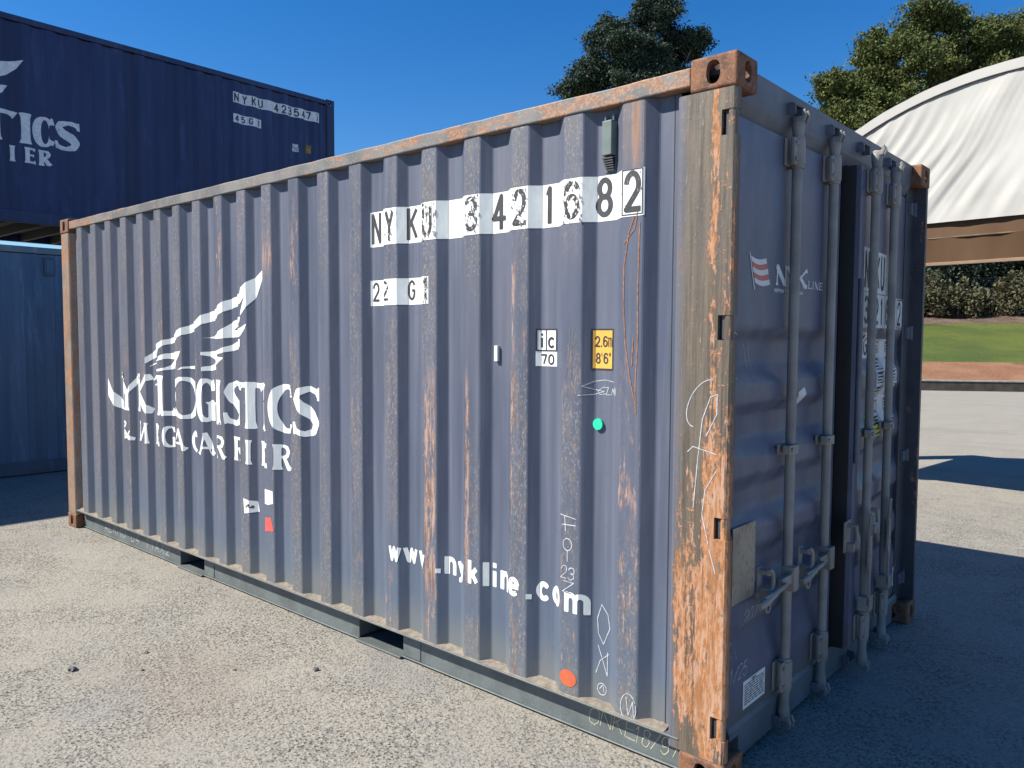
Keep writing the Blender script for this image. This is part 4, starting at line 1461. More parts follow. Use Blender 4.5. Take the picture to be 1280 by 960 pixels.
WING = [
 [(-4.537, 1.421), (-4.535, 1.47), (-4.482, 1.508), (-4.335, 1.573), (-4.271, 1.593), (-4.061, 1.638), (-4.043, 1.662), (-3.978, 1.681), (-3.912, 1.701), (-3.78, 1.722), (-3.716, 1.756), (-3.642, 1.782), (-3.496, 1.797), (-3.481, 1.822), (-3.419, 1.842), (-3.355, 1.864), (-3.218, 1.883), (-3.204, 1.921), (-3.141, 1.952), (-3.081, 1.985), (-2.97, 2.045), (-3.017, 1.971), (-3.078, 1.873), (-3.14, 1.806), (-3.216, 1.745), (-3.36, 1.719), (-3.419, 1.676), (-3.486, 1.655), (-3.502, 1.632), (-3.7, 1.613), (-3.503, 1.607), (-3.43, 1.611), (-3.363, 1.617), (-3.219, 1.623), (-3.164, 1.667), (-3.141, 1.703), (-3.218, 1.675), (-3.368, 1.658), (-3.312, 1.682), (-3.222, 1.709), (-3.212, 1.745), (-3.207, 1.78), (-3.19, 1.815), (-3.158, 1.872), (-3.214, 1.822), (-3.357, 1.802), (-3.42, 1.777), (-3.483, 1.76), (-3.498, 1.734), (-3.645, 1.718), (-3.718, 1.695), (-3.782, 1.673), (-3.914, 1.646), (-3.978, 1.63), (-4.037, 1.616), (-4.054, 1.595), (-4.231, 1.565), (-4.319, 1.536), (-4.339, 1.499), (-4.487, 1.458)],
 [(-3.22, 1.61), (-3.329, 1.588), (-3.401, 1.562), (-3.505, 1.533), (-3.709, 1.521), (-3.71, 1.502), (-3.662, 1.494), (-3.6, 1.477), (-3.578, 1.458), (-3.624, 1.436), (-3.705, 1.424), (-3.706, 1.396), (-3.641, 1.4), (-3.55, 1.413), (-3.493, 1.454), (-3.463, 1.469), (-3.415, 1.49), (-3.492, 1.494), (-3.506, 1.508), (-3.402, 1.527), (-3.221, 1.559)],
 [(-4.529, 1.39), (-4.487, 1.422), (-4.332, 1.458), (-4.321, 1.482), (-4.24, 1.502), (-3.99, 1.524), (-4.017, 1.488), (-4.052, 1.456), (-4.062, 1.416), (-4.213, 1.39), (-4.326, 1.375), (-4.428, 1.38), (-4.249, 1.402), (-4.205, 1.423), (-4.148, 1.463), (-4.233, 1.466), (-4.323, 1.452), (-4.488, 1.413)],
 [(-4.055, 1.39), (-3.972, 1.418), (-3.866, 1.426), (-3.867, 1.404), (-3.951, 1.406), (-4.012, 1.397)]]
tr = []
for i, p in enumerate(WING):
    xs = [q[0] for q in p]; zs = [q[1] for q in p]
    tr += field_polys([('+', p)], (min(xs), max(xs), min(zs), max(zs)), .006)
side_decal('wing_emblem', tr, M['white'])

# stickers, magnets and tags
def disc(cx, cz, r, n=22, q=1.0): return [((cx, cz), (cx+r*math.cos(2*math.pi*i/n), cz+q*r*math.sin(2*math.pi*i/n)), (cx+r*math.cos(2*math.pi*(i+1)/n), cz+q*r*math.sin(2*math.pi*(i+1)/n))) for i in range(n)]
m = MB()
m.tube([(-.578, D1-.002, 1.283), (-.578, D1-.012, 1.283)], .0225, 20)
m.build('cap', M['green'], box, label='round mint green cap stuck on the side')
side_decal('paint_spot', disc(-.692, .232, .043, q=.82), M['orange'], .0016, 'round orange paint spot near the foot')
m = MB()
m.box(-1.131, -1.112, prof(-1.12)-.016, prof(-1.12)-.001, 1.520, 1.588)
m.build('tag', M['paper'], box, 0.001, label='small white tag with its shadow')
side_decal('sticker', polyt([(-3.205, .628), (-3.10, .618), (-3.085, .555), (-3.195, .535)]), M['paper'], .0016, 'torn white paper sticker')
tl = []
for q in range(5): tl += rect(-3.18+.012*q, -3.165+.012*q+.01*(q % 2), .575+.008*(q % 3), .583+.008*(q % 3))
side_decal('sticker_print', tl, M['black'], .0026)
side_decal('sticker', polyt([(-2.98, .718), (-2.875, .714), (-2.872, .64), (-2.93, .625), (-2.98, .632)]), M['paper'], .0016, 'white paper sticker above a red one')
side_decal('sticker', polyt([(-2.985, .545), (-2.90, .552), (-2.868, .475), (-2.98, .46)]), M['red'], .0016, 'red paper sticker')
# chalk and scrapes
side_decal('chalk_mark', scribble([[(-.51, 1.452), (-.55, 1.459), (-.60, 1.452), (-.638, 1.432), (-.60, 1.420), (-.555, 1.413), (-.60, 1.400), (-.655, 1.395)],
    [(-.545, 1.405), (-.575, 1.40), (-.585, 1.415), (-.555, 1.432)], [(-.555, 1.428), (-.535, 1.43), (-.545, 1.40), (-.52, 1.402), (-.515, 1.425), (-.507, 1.40), (-.503, 1.432), (-.498, 1.40), (-.492, 1.428)]], .0026), M['chalk'])
side_decal('chalk_mark', scribble([[(-.735, .905), (-.66, .895)], [(-.725, .865), (-.66, .868)], [(-.715, .90), (-.71, .84)], [(-.70+.022*math.cos(a), .785+.025*math.sin(a)) for a in np.linspace(0, 6.28, 14)], [(-.70, .758), (-.70, .715)]], .004)
    + chalk_text('23', -.735, .645, .028, .05, .0036)+chalk_text('Z', -.725, .585, .05, .045, .0036), M['chalk'])
side_decal('chalk_mark', scribble([[(-.555, .56), (-.575, .50), (-.57, .44), (-.545, .40)], [(-.555, .56), (-.525, .525), (-.515, .47), (-.545, .40)], [(-.57, .39), (-.55, .34), (-.525, .275)], [(-.52, .365), (-.56, .33), (-.58, .275)], [(-.525, .37), (-.525, .28)],
    [(-.55+.022*math.cos(a), .215+.024*math.sin(a)) for a in np.linspace(0, 6.28, 14)], [(-.56, .215), (-.545, .235), (-.54, .205)]], .0034)
    + scribble([[(-.40+.035*math.cos(a), .20+.055*math.sin(a)) for a in np.linspace(.5, 6.6, 18)], [(-.41, .24), (-.40, .17), (-.38, .23), (-.375, .17)]], .0034), M['chalk'])
side_decal('scrape', scribble([[(-.402, 2.075), (-.425, 2.02), (-.444, 1.90), (-.445, 1.75), (-.435, 1.60), (-.410, 1.46), (-.385, 1.36)], [(-.378, 2.05), (-.383, 1.80), (-.380, 1.62), (-.388, 1.45), (-.385, 1.34)], [(-.445, 1.98), (-.40, 2.03), (-.385, 2.10)], [(-.40, 1.62), (-.405, 1.52)]], .0045), M['scrape'], .0016)
r = random.Random(5)
sl = []
for _ in range(14):
    x = r.uniform(-1.0, -.93); z = r.uniform(1.5, 1.62) if r.random() < .0 else r.uniform(1.42, 1.62)
    sl.append([(-.735+r.uniform(0, .05), z), (-.70+r.uniform(0, .03), z+r.uniform(.04, .09))])
side_decal('chalk_mark', scribble(sl, .0012, .0007), M['scuff'], .0016)
# chalk on the bottom rail web and on the post
WEBP = Surf(lambda u, z, off: (u, 0.060-off, z))
decal('chalk_mark', chalk_text('ALKHO D4 11AX2', -5.45, .045, .055, .075, .004, .5), WEBP, M['chalk'], box, .001)
decal('chalk_mark', chalk_text('ONKE', -.62, .055, .045, .07, .003, .3)+chalk_text('18/97', -.41, .045, .032, .07, .003, .3), Surf(lambda u, z, off: (u, 0.060-off, z)), M['chalk_y'], box, .001)
PS = Surf(lambda u, z, off: (u, 0.003-off, z))
decal('chalk_mark', scribble([[(-.105+.055*math.cos(a)+.03*math.sin(a), 1.395+.085*math.sin(a)) for a in np.linspace(1.4, 4.6, 16)], [(-.135, 1.02), (-.12, 1.2), (-.105, 1.34), (-.075, 1.42), (-.05, 1.43), (-.05, 1.36), (-.09, 1.28)], [(-.05, 1.16), (-.09, 1.09), (-.10, 1.0), (-.075, .90)], [(-.07, .88), (-.045, .80)], [(-.16, 1.22), (-.14, 1.24), (-.05, 1.22)]], .0032), PS, M['chalk'], box, .001)

# ventilator
vt = MB()
vt.prism([(-.566, D1-.001), (-.560, D1-.030), (-.514, D1-.034), (-.506, D1-.001)], 'z', 2.322, 2.452)
v1 = vt.build('ventilator', M['vent'], box, 0.003, label='small grey green ventilator cover')
m = MB()
for q in range(6):
    z = 2.266+q*.0085
    m.box(-.560+.0015*(6-q), -.512-.0005*(6-q), D1-.012-.003*q, D1-.002, z, z+.0058)
m.build('grille', M['black'], v1)
m = MB()
m.box(-.560, -.510, D1-.004, D1-.001, 2.262, 2.320)
for x in (-.553, -.517): m.tube([(x, D1-.012, 2.452), (x, D1-.014, 2.474)], .0055, 8)
m.build('back_plate', M['vent'], v1)
# panel welding seam beside the post
side_decal('weld_seam', rect(-.262, -.2585, .16, 2.50), M['rubber'], .0008)
# dent
m = MB()
MARK_END = True

# ------------------------------------------------------------------ other containers
def far_container(label, loc, L, H, side_mat, rail_mat, foot_mat, W=2.438, rz=0.0, depth=0.034, pitch=0.29, post_mat=None):
    """long side runs along local +x, outer face at local y=0, body towards local +y"""
    e = empty('shipping_container', loc, rz)
    tag(e, label, 'shipping container')
    def pf(x):
        t = (x-0.18) % pitch
        if t < .07: return .01
        if t < .145: return .01+depth*(t-.07)/.075
        if t < .215: return .01+depth
        return .01+depth*(1-(t-.215)/.075)
    fl = []
    x = 0.18
    while x < L:
        for d in (0, .07, .145, .215): fl.append(x+d)
        x += pitch
    corr_panel('side_panel', side_mat, .15, L-.15, .16, H-.10, pf, fl, e)
    corr_panel('side_panel', side_mat, .15, L-.15, .16, H-.10, lambda x: W-pf(x), fl, e)
    for a, b in ((0.002, .06), (W-.06, W-.002)):
        MB().box(.178, L-.178, a, b, H-.092, H-.018).build('top_rail', rail_mat, e, .006)
        MB().box(.178, L-.178, a, b, .012, .165).build('bottom_rail', foot_mat, e, .006)
    MB().box(.06, L-.06, .06, W-.06, H-.045, H-.025).build('roof_panel', side_mat, e)
    MB().box(.03, .06, .16, W-.16, .12, H-.1).build('end_wall', side_mat, e)
    MB().box(L-.06, L-.03, .16, W-.16, .12, H-.1).build('end_wall', side_mat, e)
    for a in (0.003, L-.153):
        for b in (.003, W-.153):
            MB().box(a, a+.15, b, b+.15, .118, H-.118).build('corner_post', post_mat or rail_mat, e, .004)
    for a in (.089, L-.089):
        for b in (.081, W-.081):
            for z in (0, H-.118):
                o = bpy.data.objects.new('corner_casting', CAST2 if post_mat is None else CAST); col.objects.link(o); o.parent = e; o.location = (a, b, z)
    m = MB()
    x = .5
    while x < L-.3:
        m.box(x, x+.045, .062, W-.062, .014, .13)
        x += .42
    m.build('cross_member', M['rubber'], e)
    MB().box(.06, L-.06, .062, W-.062, .1302, .155).build('floor', M['rubber'], e)
    return e, pf, sorted(fl)


CAST2 = CAST.copy(); CAST2.materials.clear(); CAST2.materials.append(M['navy_rail'])
# navy container, forty feet, carried high behind the light blue one
NX = -10.17
S = (NX*-1+1.21605)/(9.13+1.21605)
def NY(y): return -2.51625+(y+2.51625)*S
def NZ(z): return 1.62189+(z-1.62189)*S
nz0 = 3.05
NL = 12.192
ny1 = NY(5.039)
navy, pfn, fln = far_container('dark navy forty foot shipping container raised highest, behind the light blue container', (NX, ny1-NL, nz0), NL, 2.605, M['navy'], M['navy_rail'], M['navy_rail'], rz=R(90), depth=0.036)
# local x of the navy box = y - (ny1-NL); its outer face (local y=0) is turned to +x: local y -> -x
NS = Surf(lambda u, z, off: (u, pfn(u)-off, z), fln)
def nu(y): return NY(y)-(ny1-NL)
def nzz(z): return NZ(z)-nz0
m = rect(nu(3.337), nu(4.770), nzz(4.90), nzz(5.045))
# the band dips slightly to the right as painted
decal('number_band', m, NS, M['navy_mark'], navy, .0016)
tr = []
xs = [3.35, 3.49, 3.62, 3.74, 4.0, 4.11, 4.22, 4.33, 4.45, 4.55, 4.68]
for ch, y in zip('NYKU4235471', xs): tr += sans(ch, nu(y), nu(y+.075), nzz(4.912), nzz(5.033), .022, (.02, .3, 7) if ch in 'U1' else None)
decal('container_number', tr, NS, M['black'], navy, .003)
decal('number_band', rect(nu(3.337), nu(3.785), nzz(4.625), nzz(4.745)), NS, M['navy_mark'], navy, .0016)
tr = []
for ch, y in zip('45G1', (3.36, 3.47, 3.58, 3.71)): tr += sans(ch, nu(y), nu(y+.06), nzz(4.640), nzz(4.732), .018)
decal('size_code', tr, NS, M['black'], navy, .003)
decal('weight_sign', rect(nu(4.30), nu(4.39), nzz(4.395), nzz(4.51)), NS, M['navy_mark'], navy, .0016)
tr = frame(nu(4.302), nu(4.388), nzz(4.452), nzz(4.508), .006)+sans('7', nu(4.315), nu(4.345), nzz(4.402), nzz(4.445), .007)+sans('0', nu(4.352), nu(4.38), nzz(4.402), nzz(4.445), .007)
decal('sign_lettering', tr, NS, M['black'], navy, .003)
M['dull_yellow'] = plain('dull_yellow_sign', (0.35, 0.22, 0.05), 0.6, 0.1)
decal('height_sign', rect(nu(4.52), nu(4.63), nzz(4.40), nzz(4.54)), NS, M['dull_yellow'], navy, .0016)
tr = frame(nu(4.522), nu(4.628), nzz(4.402), nzz(4.538), .012)+sans('2', nu(4.54), nu(4.565), nzz(4.48), nzz(4.52), .008)+sans('9', nu(4.575), nu(4.60), nzz(4.48), nzz(4.52), .008)+sans('9', nu(4.54), nu(4.565), nzz(4.42), nzz(4.46), .008)
decal('sign_lettering', tr, NS, M['black'], navy, .003)
# company name, the end of which is in view
tr = []
for ch, a, b in (('L', -1.55, -1.30), ('O', -1.28, -.92), ('G', -.88, -.56), ('I', -.50, -.38), ('S', -.34, -.10), ('T', .22, .63), ('I', .66, .80), ('C', .80, 1.02), ('S', 1.04, 1.315)):
    if a < 0.2: a, b = a+.28, b+.28
    t = (a-.2)
    tr += serif(ch, nu(a), nu(b), nzz(3.845), nzz(4.185), 1.3, (.04, .16, int(a*100)+500) if ch in 'CS' else None)
decal('company_lettering', tr, NS, M['navy_mark'], navy, .0016)
tr = []
for ch, a, b in (('R', .25, .40), ('I', .555, .63), ('E', .71, .83), ('R', .865, .985)):
    tr += serif(ch, nu(a), nu(b), nzz(3.625), nzz(3.80), 1.3)
decal('company_lettering', tr, NS, M['navy_mark'], navy, .0016)
tr = []
for p in ([(-.55, 4.45), (0.1, 4.60), (.45, 4.70), (.725, 4.785), (.66, 4.68), (.55, 4.58), (.40, 4.50), (.2, 4.46), (0.45, 4.575), (.1, 4.50)], [(-.2, 4.36), (.2, 4.40), (.56, 4.465), (.50, 4.37), (.35, 4.30), (.1, 4.27), (.34, 4.37)]):
    q = [(nu(a), nzz(b)) for a, b in p]
    tr += polyt(q)
decal('wing_emblem', tr, NS, M['navy_mark'], navy, .0016)

blue, pfb, flb = far_container('light blue shipping container at ground level left of the foreground one', (-9.0, 1.85-6.058, 0.0), 6.058, 2.665, M['lblue'], M['lblue_rail'], M['lblue_foot'], rz=R(90), depth=0.02, pitch=0.31)
m = MB()
ub = .89-(1.85-6.058)
m.box(ub-.055, ub+.055, -.012, .03, 2.32, 2.53)
v = m.build('ventilator', M['lblue_foot'], blue, .01)
MB().box(ub-.035, ub+.035, -.016, -.0125, 2.36, 2.50).build('grille', M['lblue'], v, .004)
sup1, _, _ = far_container('blue container lying crosswise under the far end of the raised navy one', (-12.62, 3.20, 0), 6.058, 2.896, M['lblue'], M['lblue_rail'], M['lblue_foot'])
sup2, _, _ = far_container('blue container under the near end of the raised navy one', (NX, -10.6, 0), 6.058, 2.896, M['lblue'], M['lblue_rail'], M['lblue_foot'], rz=R(90))
for y, lab in ((5.2, 'timber bearer under the far end of the raised navy container'), (-5.2, 'timber bearer under the near end of the raised navy container')):
    o = MB().box(NX-2.43, NX-.02, y-.08, y+.08, 2.897, 3.049).build('timber_bearer', M['timber'])
    tag(o, lab, 'timber beam')

# ------------------------------------------------------------------ fabric dome shelter
TY = R(174)
TG = Vector((math.cos(TY), math.sin(TY), 0))
TP = Vector((-0.782, 5.540, 0))
tent = empty('dome_shelter', TP)
tent.rotation_euler.z = math.atan2(-TG.y, -TG.x)          # local x to the right, local y away from the yard
tag(tent, 'arched white fabric dome shelter with a brown lower skirt, behind the container', 'shelter')
XC, ZA, RA, ZF, ZW, TD = 0.80, 4.012, 3.2, 2.31, 2.73, 2.5
def arch_z(x): return ZA-RA+math.sqrt(max(0.01, RA*RA-(x-XC)**2))
HALF = math.sqrt(RA*RA-(RA-(ZA-ZF))**2)


def m_fabric():
    t = NT('white_tent_fabric')
    n = t.noise(0.8, 4, 0.6); f = t.noise(30, 3)
    st = t.noise(1.0, 4, 0.6, t.map((2.2, 1, 0.25)))
    c = t.mix(t.ramp(n, 0.35, 0.7), (0.385, 0.38, 0.355), (0.445, 0.44, 0.415))
    c = t.mix(t.mul(t.ramp(st, 0.6, 0.75), 0.35), c, (0.36, 0.345, 0.31))
    t.col(c); t.rough(0.7)
    return t.m


def m_skirt():
    t = NT('brown_skirt_fabric')
    x, y, z = t.xyz()
    n = t.noise(1.0, 5, 0.6, t.map((2, 2, 0.8)))
    c = t.mix(t.ramp(n, 0.3, 0.7), (0.078, 0.039, 0.016), (0.108, 0.056, 0.025))
    t.col(c); t.rough(0.8)
    return t.m


M['fabric'] = m_fabric(); M['skirt'] = m_skirt()
# gable sheet with hanging folds
m = MB()
nx, nz = 240, 90
vs = []
for j in range(nz+1):
    for i in range(nx+1):
        x = XC-HALF+2*HALF*i/nx
        zt = max(arch_z(x)-0.045, ZW-0.03)
        z = ZW-0.04+(zt-ZW+0.04)*j/nz
        b = j/nz
        # long folds hang from the crown towards the lower left
        X2, Z2 = x*2.8, (z-ZW)*2.8
        ph = X2-Z2*(0.95-0.12*X2)
        a = 0.5+0.5*math.sin(0.9*X2+0.4)
        y = 0.008*math.sin(ph*2.2+0.7*math.sin(Z2*1.3))*(0.30+0.70*a)+0.007*math.sin(ph*5.3+1.3*math.sin(X2*0.8))*(0.5+0.5*math.sin(Z2*1.7+X2))+0.0042*math.sin(ph*11.5+X2*1.7+1.2*math.sin(Z2*2.3))*(0.5+0.5*math.sin(X2*1.3+Z2))
        y += 0.0028*math.sin(ph*23+X2*4+math.sin(Z2*3))*(0.5+0.5*math.sin(X2*2.1-Z2*1.4+2))
        y += 0.006*math.sin(X2*9)*max(0, 1-b*4)
        vs.append((x, -0.022+y*min(1, (1-b)*5+0.1)*min(1, b*5+.25), z))
fs = [(j*(nx+1)+i, j*(nx+1)+i+1, (j+1)*(nx+1)+i+1, (j+1)*(nx+1)+i) for j in range(nz) for i in range(nx)]
m.add(vs, fs, True)
m.build('gable_sheet', M['fabric'], tent, fix=False)
m = MB()
ths = np.linspace(math.asin(-HALF/RA), math.asin(HALF/RA), 60)
vs = []
ys = [-0.035, 0.0, .6, 1.2, 1.8, TD]
for y in ys:
    for a in ths: vs.append((XC+RA*math.sin(a), y, ZA-RA+RA*math.cos(a)-0.03*math.sin(y*math.pi/.6)**2))
n = len(ths)
fs = [(j*n+i, j*n+i+1, (j+1)*n+i+1, (j+1)*n+i) for j in range(len(ys)-1) for i in range(n-1)]
m.add(vs, fs, True)
m.build('roof_sheet', M['fabric'], tent, fix=False)
m = MB()
vs = []
for q in (RA-0.002-0.085, RA-0.002):
    for i, a in enumerate(ths): vs.append((XC+q*math.sin(a), -0.036+.004*math.sin(i*1.9), ZA-RA+q*math.cos(a)))
m.add(vs, [(i, i+1, n+i+1, n+i) for i in range(n-1)], True)
m.build('hem', M['fabric'], tent, fix=False)
m = MB()
m.tube([(XC+(RA-0.092)*math.sin(a), -0.034, ZA-RA+(RA-0.092)*math.cos(a)) for a in ths], 0.007, 6)
m.build('lacing_rope', M['kerb'], tent)
for y in (0.06, 1.2, TD-.05):
    MB().tube([(XC+(RA-0.13)*math.sin(a), y, ZA-RA+(RA-0.13)*math.cos(a)) for a in ths], 0.02, 8).build('arch_tube', M['steel'], tent)
# brown skirt in two panels with a seam, tan hem at the bottom
for z0, z1, y0, y1 in ((2.555, 2.735, 0.012, 0.012), (2.335, 2.550, 0.012, 0.035)):
    m = MB()
    N = 90
    vs = []
    for zz, yy in ((z0, y1), ((z0+z1)/2, (y0+y1)/2+.004), (z1, y0)):
        for i in range(N+1):
            x = XC-HALF+2*HALF*i/N
            vs.append((x, yy+0.007*math.sin(x*8.1+zz*9)+.004*math.sin(x*23), zz+0.003*math.sin(x*4.7)))
    m.add(vs, [(j*(N+1)+i, j*(N+1)+i+1, (j+1)*(N+1)+i+1, (j+1)*(N+1)+i) for j in (0, 1) for i in range(N)], True)
    m.build('skirt', M['skirt'], tent, fix=False)
m = MB()
m.tube([(XC-HALF, .012, 2.5525), (XC+HALF, .012, 2.5525)], .008, 6)
m.build('seam_pole', M['timber'], tent)
MB().box(XC-HALF, XC+HALF, .026, .046, 2.305, 2.335).build('bottom_hem', plain('tan_hem', (0.24, 0.16, 0.10), .8, .1), tent, .004)
for x in (XC-HALF-.13, XC+HALF+.13):
    for y0, y1 in ((-.10, .15), (.35, .52), (TD-.2, TD)):
        MB().box(x-.12, x+.12, y0, y1, 0, ZF).build('post', M['steel'], tent, .01)
    MB().box(x-.13, x+.13, -.1, TD, ZF+.001, ZF+.10).build('side_beam', M['steel'], tent, .01)

# ------------------------------------------------------------------ trees, bushes, fence
M['bark'] = plain('bark', (0.10, 0.085, 0.07), 0.9, 0.35, 8, bump=0.6)
M['leaf_dark'] = m_leaf('dark_needle_leaf', (0.016, 0.032, 0.025), (0.060, 0.090, 0.060), .08)
M['leaf_olive'] = m_leaf('olive_leaf', (0.036, 0.060, 0.018), (0.150, 0.172, 0.058), .2)
M['leaf_under'] = m_leaf('shrub_leaf', (0.050, 0.050, 0.024), (0.15, 0.14, 0.08), .15)


def leaves(name, mat, parent, blobs, n, size, seed, updn=0.3, fill=0.35, clump=26, csize=0.55, sub=0):
    """blobs: (x,y,z,rx,ry,rz,weight). leaf quads gathered in clumps near the blob surfaces"""
    r = np.random.default_rng(seed)
    if sub:
        nb = []
        for b in blobs:
            for _ in range(sub):
                d = r.normal(size=3); d /= np.linalg.norm(d); d[2] = d[2]*.9+.1
                f = r.uniform(.35, 1.05); q = r.uniform(.22, .50)
                nb.append((b[0]+d[0]*b[3]*f, b[1]+d[1]*b[4]*f, b[2]+d[2]*b[5]*f, max(.35, b[3]*q), max(.35, b[4]*q), max(.28, b[5]*q*.85), b[6]*q*q*r.uniform(.4, 1.3)))
        blobs = nb
    W = np.array([b[6] for b in blobs], float); W /= W.sum()
    nc = max(1, n//clump)
    bi = r.choice(len(blobs), nc, p=W)
    Bm = np.array([b[:6] for b in blobs])[bi]
    d = r.normal(size=(nc, 3)); d /= np.linalg.norm(d, axis=1)[:, None]
    rad = 1-fill*r.random(nc)**1.6
    cc = Bm[:, :3]+d*Bm[:, 3:]*rad[:, None]
    cs = csize*(0.55+0.9*r.random(nc))
    p = np.repeat(cc, clump, 0)+r.normal(size=(nc*clump, 3))*np.repeat(cs, clump)[:, None]*np.array([.5, .5, .36])
    N = len(p)
    nrm = r.normal(size=(N, 3))+np.array([0, 0, updn])+0.5*np.repeat(d, clump, 0)
    nrm /= np.linalg.norm(nrm, axis=1)[:, None]
    t = np.cross(nrm, r.normal(size=(N, 3))); t /= np.linalg.norm(t, axis=1)[:, None]
    b = np.cross(nrm, t)
    s = size*(0.6+0.8*r.random(N))[:, None]
    L = s*0.9; Wd = s*0.48
    V = np.empty((N, 4, 3))
    V[:, 0] = p-t*L; V[:, 1] = p-b*Wd; V[:, 2] = p+t*L; V[:, 3] = p+b*Wd
    me = bpy.data.meshes.new(name)
    me.vertices.add(N*4); me.loops.add(N*4); me.polygons.add(N)
    me.vertices.foreach_set('co', V.reshape(-1))
    me.loops.foreach_set('vertex_index', np.arange(N*4, dtype=np.int32))
    me.polygons.foreach_set('loop_start', np.arange(0, N*4, 4, dtype=np.int32))
    me.update()
    tint = np.clip(np.repeat(r.random(nc), clump)*0.55+r.random(N)*0.45, 0, 1)
    at = me.attributes.new('tint', 'FLOAT', 'FACE')
    at.data.foreach_set('value', tint.astype(np.float32))
    me.materials.append(mat)
    o = bpy.data.objects.new(name, me)
    col.objects.link(o); o.parent = parent
    return o


def limbs(base, tips, r0, seed):
    m = MB()
    rr = random.Random(seed)
    top = Vector(base[-1])
    m.tube(base, [r0*(1-.45*i/(len(base)-1)) for i in range(len(base))], 9)
    for tp in tips:
        tp = Vector(tp)
        k = rr.choice(range(max(1, len(base)//2), len(base)))
        st = Vector(base[k])
        md = st.lerp(tp, .5)+Vector((rr.uniform(-.5, .5), rr.uniform(-.5, .5), rr.uniform(-.1, .5)))
        m.tube([st, md, tp], [r0*.42, r0*.24, r0*.07], 6)
        for _ in range(3):
            e = tp.lerp(md, rr.uniform(.1, .7)); q = e+Vector((rr.uniform(-1, 1), rr.uniform(-1, 1), rr.uniform(0, 1.1)))
            m.tube([e, q], [r0*.10, r0*.03], 5)
    return m


def at(u, v, depth):
    """world point seen at (u,v) of the 1280 x 960 frame at a depth along the view axis; used once to plant the far trees"""
    return CP+fw*depth+r2*((u-640)/985.93*depth)+u2*(-(v-480)/985.93*depth)


def tree(name, label, ux, ground_depth, blobs_px, leafmat, n, size, seed, trunk_r=.35, ground=0.0, csize=.55, fill=.5):
    base = at(ux, 430, ground_depth)
    e = empty(name, (base.x, base.y, ground))
    tag(e, label, 'tree')
    bl = []
    for (u, v, ru, rv, dd, w) in blobs_px:
        p = at(u, v, ground_depth+dd)
        k = ground_depth/985.93
        bl.append((p.x-base.x, p.y-base.y, p.z-ground, ru*k, ru*k, rv*k, w))
    zc = max(b[2] for b in bl)*0.72
    pts = [(0, 0, 0), (.15, .1, zc*.3), (-.1, .2, zc*.6), (.1, 0, zc)]
    limbs(pts, [(b[0], b[1], b[2]) for b in bl], trunk_r, seed).build('trunk', M['bark'], e)
    leaves('crown', leafmat, e, bl, n, size, seed, fill=fill, csize=csize, sub=16)
    return e


tree('pine_tree', 'dark green dense tree rising behind the middle of the container roof', 795, 42,
     [(820, 30, 30, 26, 0, 1.2), (832, 14, 14, 14, 0, .35), (808, 12, 16, 12, 0, .35), (775, 52, 28, 24, 0, 1), (850, 62, 34, 24, 1, 1.2), (800, 75, 42, 28, -1, 1.8), (745, 90, 30, 22, 0, 1),
      (758, 40, 14, 18, 1, .35), (720, 110, 24, 12, 0, .6), (870, 48, 16, 9, 0, .3), (780, 115, 55, 24, 0, 1.6), (840, 105, 50, 26, 0, 1.2), (742, 52, 9, 16, 0, .2), (730, 88, 18, 9, 0, .25), (790, 170, 70, 40, 0, 1.2)],
     M['leaf_dark'], 130000, .080, 3, .45, 0, .32, .9)
tree('broad_tree', 'broad sunlit olive green tree behind the white dome shelter', 1180, 46,
     [(1165, 45, 44, 34, 0, 1.4), (1185, 24, 22, 15, 0, .5), (1110, 78, 40, 38, 0, 1.3), (1062, 108, 34, 26, 0, 1.0), (1038, 108, 24, 20, 0, .5), (1075, 140, 46, 30, 0, 1.3), (1140, 98, 54, 38, -1, 1.8), (1220, 58, 54, 36, 0, 1.7),
      (1270, 48, 50, 36, 0, 1.6), (1320, 55, 55, 44, 0, 1.6), (1240, 105, 64, 44, 0, 1.8), (1360, 110, 60, 50, 0, 1.2), (1120, 155, 64, 40, 0, 1.6), (1200, 165, 70, 45, 0, 1.4), (1090, 105, 40, 34, 1, 1.2), (1068, 150, 40, 26, 0, 1.0), (1105, 138, 44, 34, 0, 1.2)],
     M['leaf_olive'], 190000, .10, 5, .55, 2.5, .42, .9)


# dark trees behind the fence that close the view under the shelter
def wpt(s, w): p = K0+KD*s+KN*w; return p
for i, (s, w, h, rad) in enumerate(((-3, 24.5, 7, 3.6), (2.5, 25.0, 8, 4.0), (7.5, 24.2, 7.5, 4.0), (12.5, 24.6, 8, 4.0), (17.5, 25.0, 7, 3.8))):
    p = wpt(s, w)
    e = empty('shade_tree', (p.x, p.y, 3.4))
    lab = ['dark shade tree beyond the fence, hidden mostly by the container', 'dark shade tree beyond the fence, first one right of the container edge', 'dark shade tree beyond the fence, under the middle of the brown skirt',
           'dark shade tree beyond the fence, towards the right of the picture', 'dark shade tree beyond the fence, farthest right'][i]
    tag(e, lab, 'tree', 'shade trees beyond the fence')
    limbs([(0, 0, 0), (.1, 0, h*.25), (0, .1, h*.6)], [(rad*.6, 0, h*.7), (-rad*.6, .2, h*.7), (0, -.8, h*.75)], .22, i).build('trunk', M['bark'], e)
    leaves('crown', M['leaf_dark'], e, [(0, -1.2, h*.12, rad*1.1, .8, h*.16, 1.2), (0, 0, h*.62, rad, rad, h*.36, 2), (rad*.5, -.5, h*.42, rad*.7, rad*.7, h*.25, 1), (-rad*.5, -.5, h*.36, rad*.7, rad*.7, h*.3, 1), (0, -rad*.3, h*.24, rad*.9, rad*.6, h*.24, 1.4)], 30000, .12, 40+i, fill=.8, csize=.6)
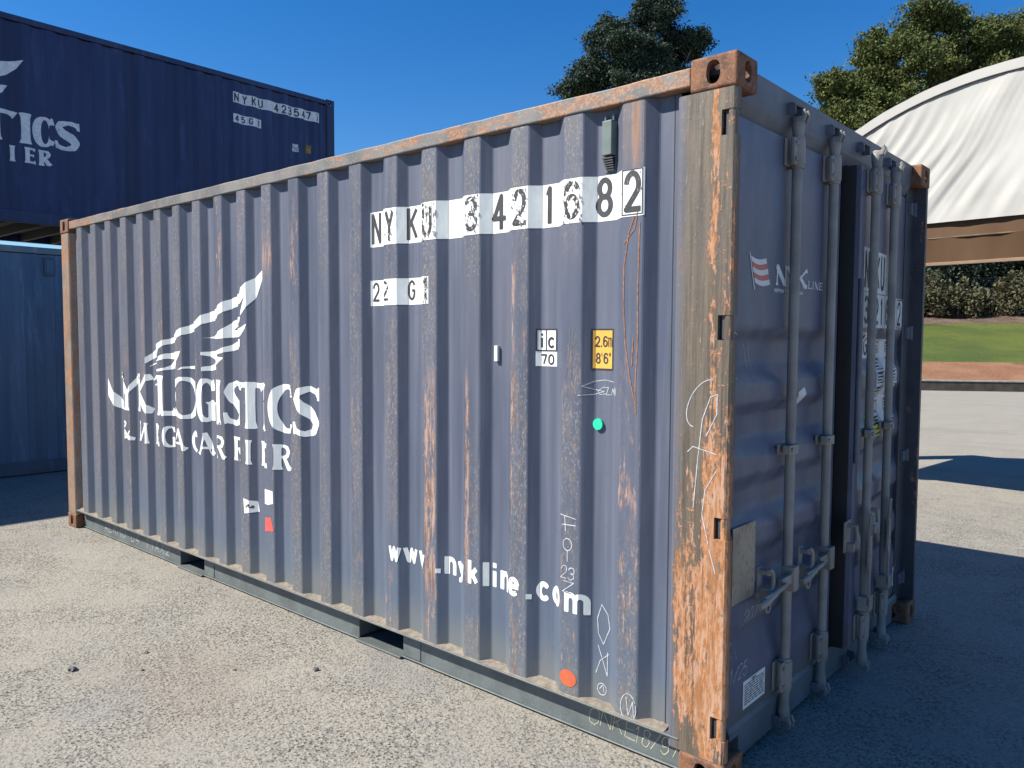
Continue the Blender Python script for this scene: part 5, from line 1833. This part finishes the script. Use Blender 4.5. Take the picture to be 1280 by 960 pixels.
BL = [(-1.5, 17.6, 1.4), (0.8, 17.2, 1.6), (2.6, 17.9, 1.5), (4.3, 17.4, 1.5), (5.2, 16.9, 1.9), (6.0, 17.6, 2.1), (6.9, 17.0, 1.6), (8.0, 17.9, 1.2), (9.0, 17.3, 1.6), (9.9, 17.8, 2.0), (10.8, 17.1, 1.7), (12.0, 17.7, 1.8)]
for i, (s, w, h) in enumerate(BL):
    p = wpt(s, w)
    e = empty('bush', (p.x, p.y, 2.85))
    tag(e, 'pale leafy bush in the leaf litter along the wire fence', 'bush', 'bushes along the wire fence')
    limbs([(0, 0, 0), (.03, 0, h*.4)], [(.3, 0, h*.8), (-.3, .1, h*.7), (0, -.2, h*.9)], .035, 60+i).build('stem', M['bark'], e)
    leaves('foliage', M['leaf_under'], e, [(0, 0, h*.6, .75, .5, h*.62, 1), (.6, .1, h*.35, .5, .3, h*.4, .6), (-.6, -.1, h*.35, .5, .3, h*.4, .6)], 1500, .10, 70+i, fill=.9, clump=14, csize=.26)

fe = empty('wire_fence', wpt(0, 19.0)+Vector((0, 0, 3.05)))
fe.rotation_euler.z = math.atan2(KD.y, KD.x)
tag(fe, 'thin wire mesh fence with grey posts and top rail in front of the dark trees', 'fence')
m = MB(); m.tube([(-30, 0, 1.30), (30, 0, 1.30)], .018, 6); m.build('top_rail', M['wire'], fe)
for i in range(21):
    x = -30+3*i
    MB().tube([(x, 0, -.4), (x, 0, 1.38)], .025, 6).build('post', M['wire'], fe)
m = MB()
q = -12.0
while q < 12:
    m.tube([(q, .03, 0), (q+1.28, .03, 1.28)], .003, 3, False); m.tube([(q+1.28, .035, 0), (q, .035, 1.28)], .003, 3, False)
    q += .16
m.build('wire_mesh', M['wire'], fe, fix=False)

# ------------------------------------------------------------------ clods
for i, (x, y, s) in enumerate(((-2.855, -1.111, .020), (-2.803, -.776, .011), (-1.976, -.321, .015), (-2.27, -.586, .009), (-2.60, -.884, .009))):
    bm = bmesh.new()
    bmesh.ops.create_icosphere(bm, subdivisions=2, radius=s)
    rr = random.Random(i)
    for v in bm.verts: v.co *= 1+rr.uniform(-.3, .3); v.co.z = v.co.z*.75+s*.45
    me = bpy.data.meshes.new('clod'); bm.to_mesh(me); bm.free()
    me.materials.append(M['wire'])
    o = bpy.data.objects.new('clod', me); col.objects.link(o); o.location = (x, y, -.003)
    tag(o, ['largest dark clod of dirt at the left of the gravel yard', 'small dark clod right of the largest one', 'dark clod of dirt nearest the container side', 'tiny clod between two larger ones', 'tiny clod beside the largest one'][i], 'clod', 'clods of dirt on the yard')
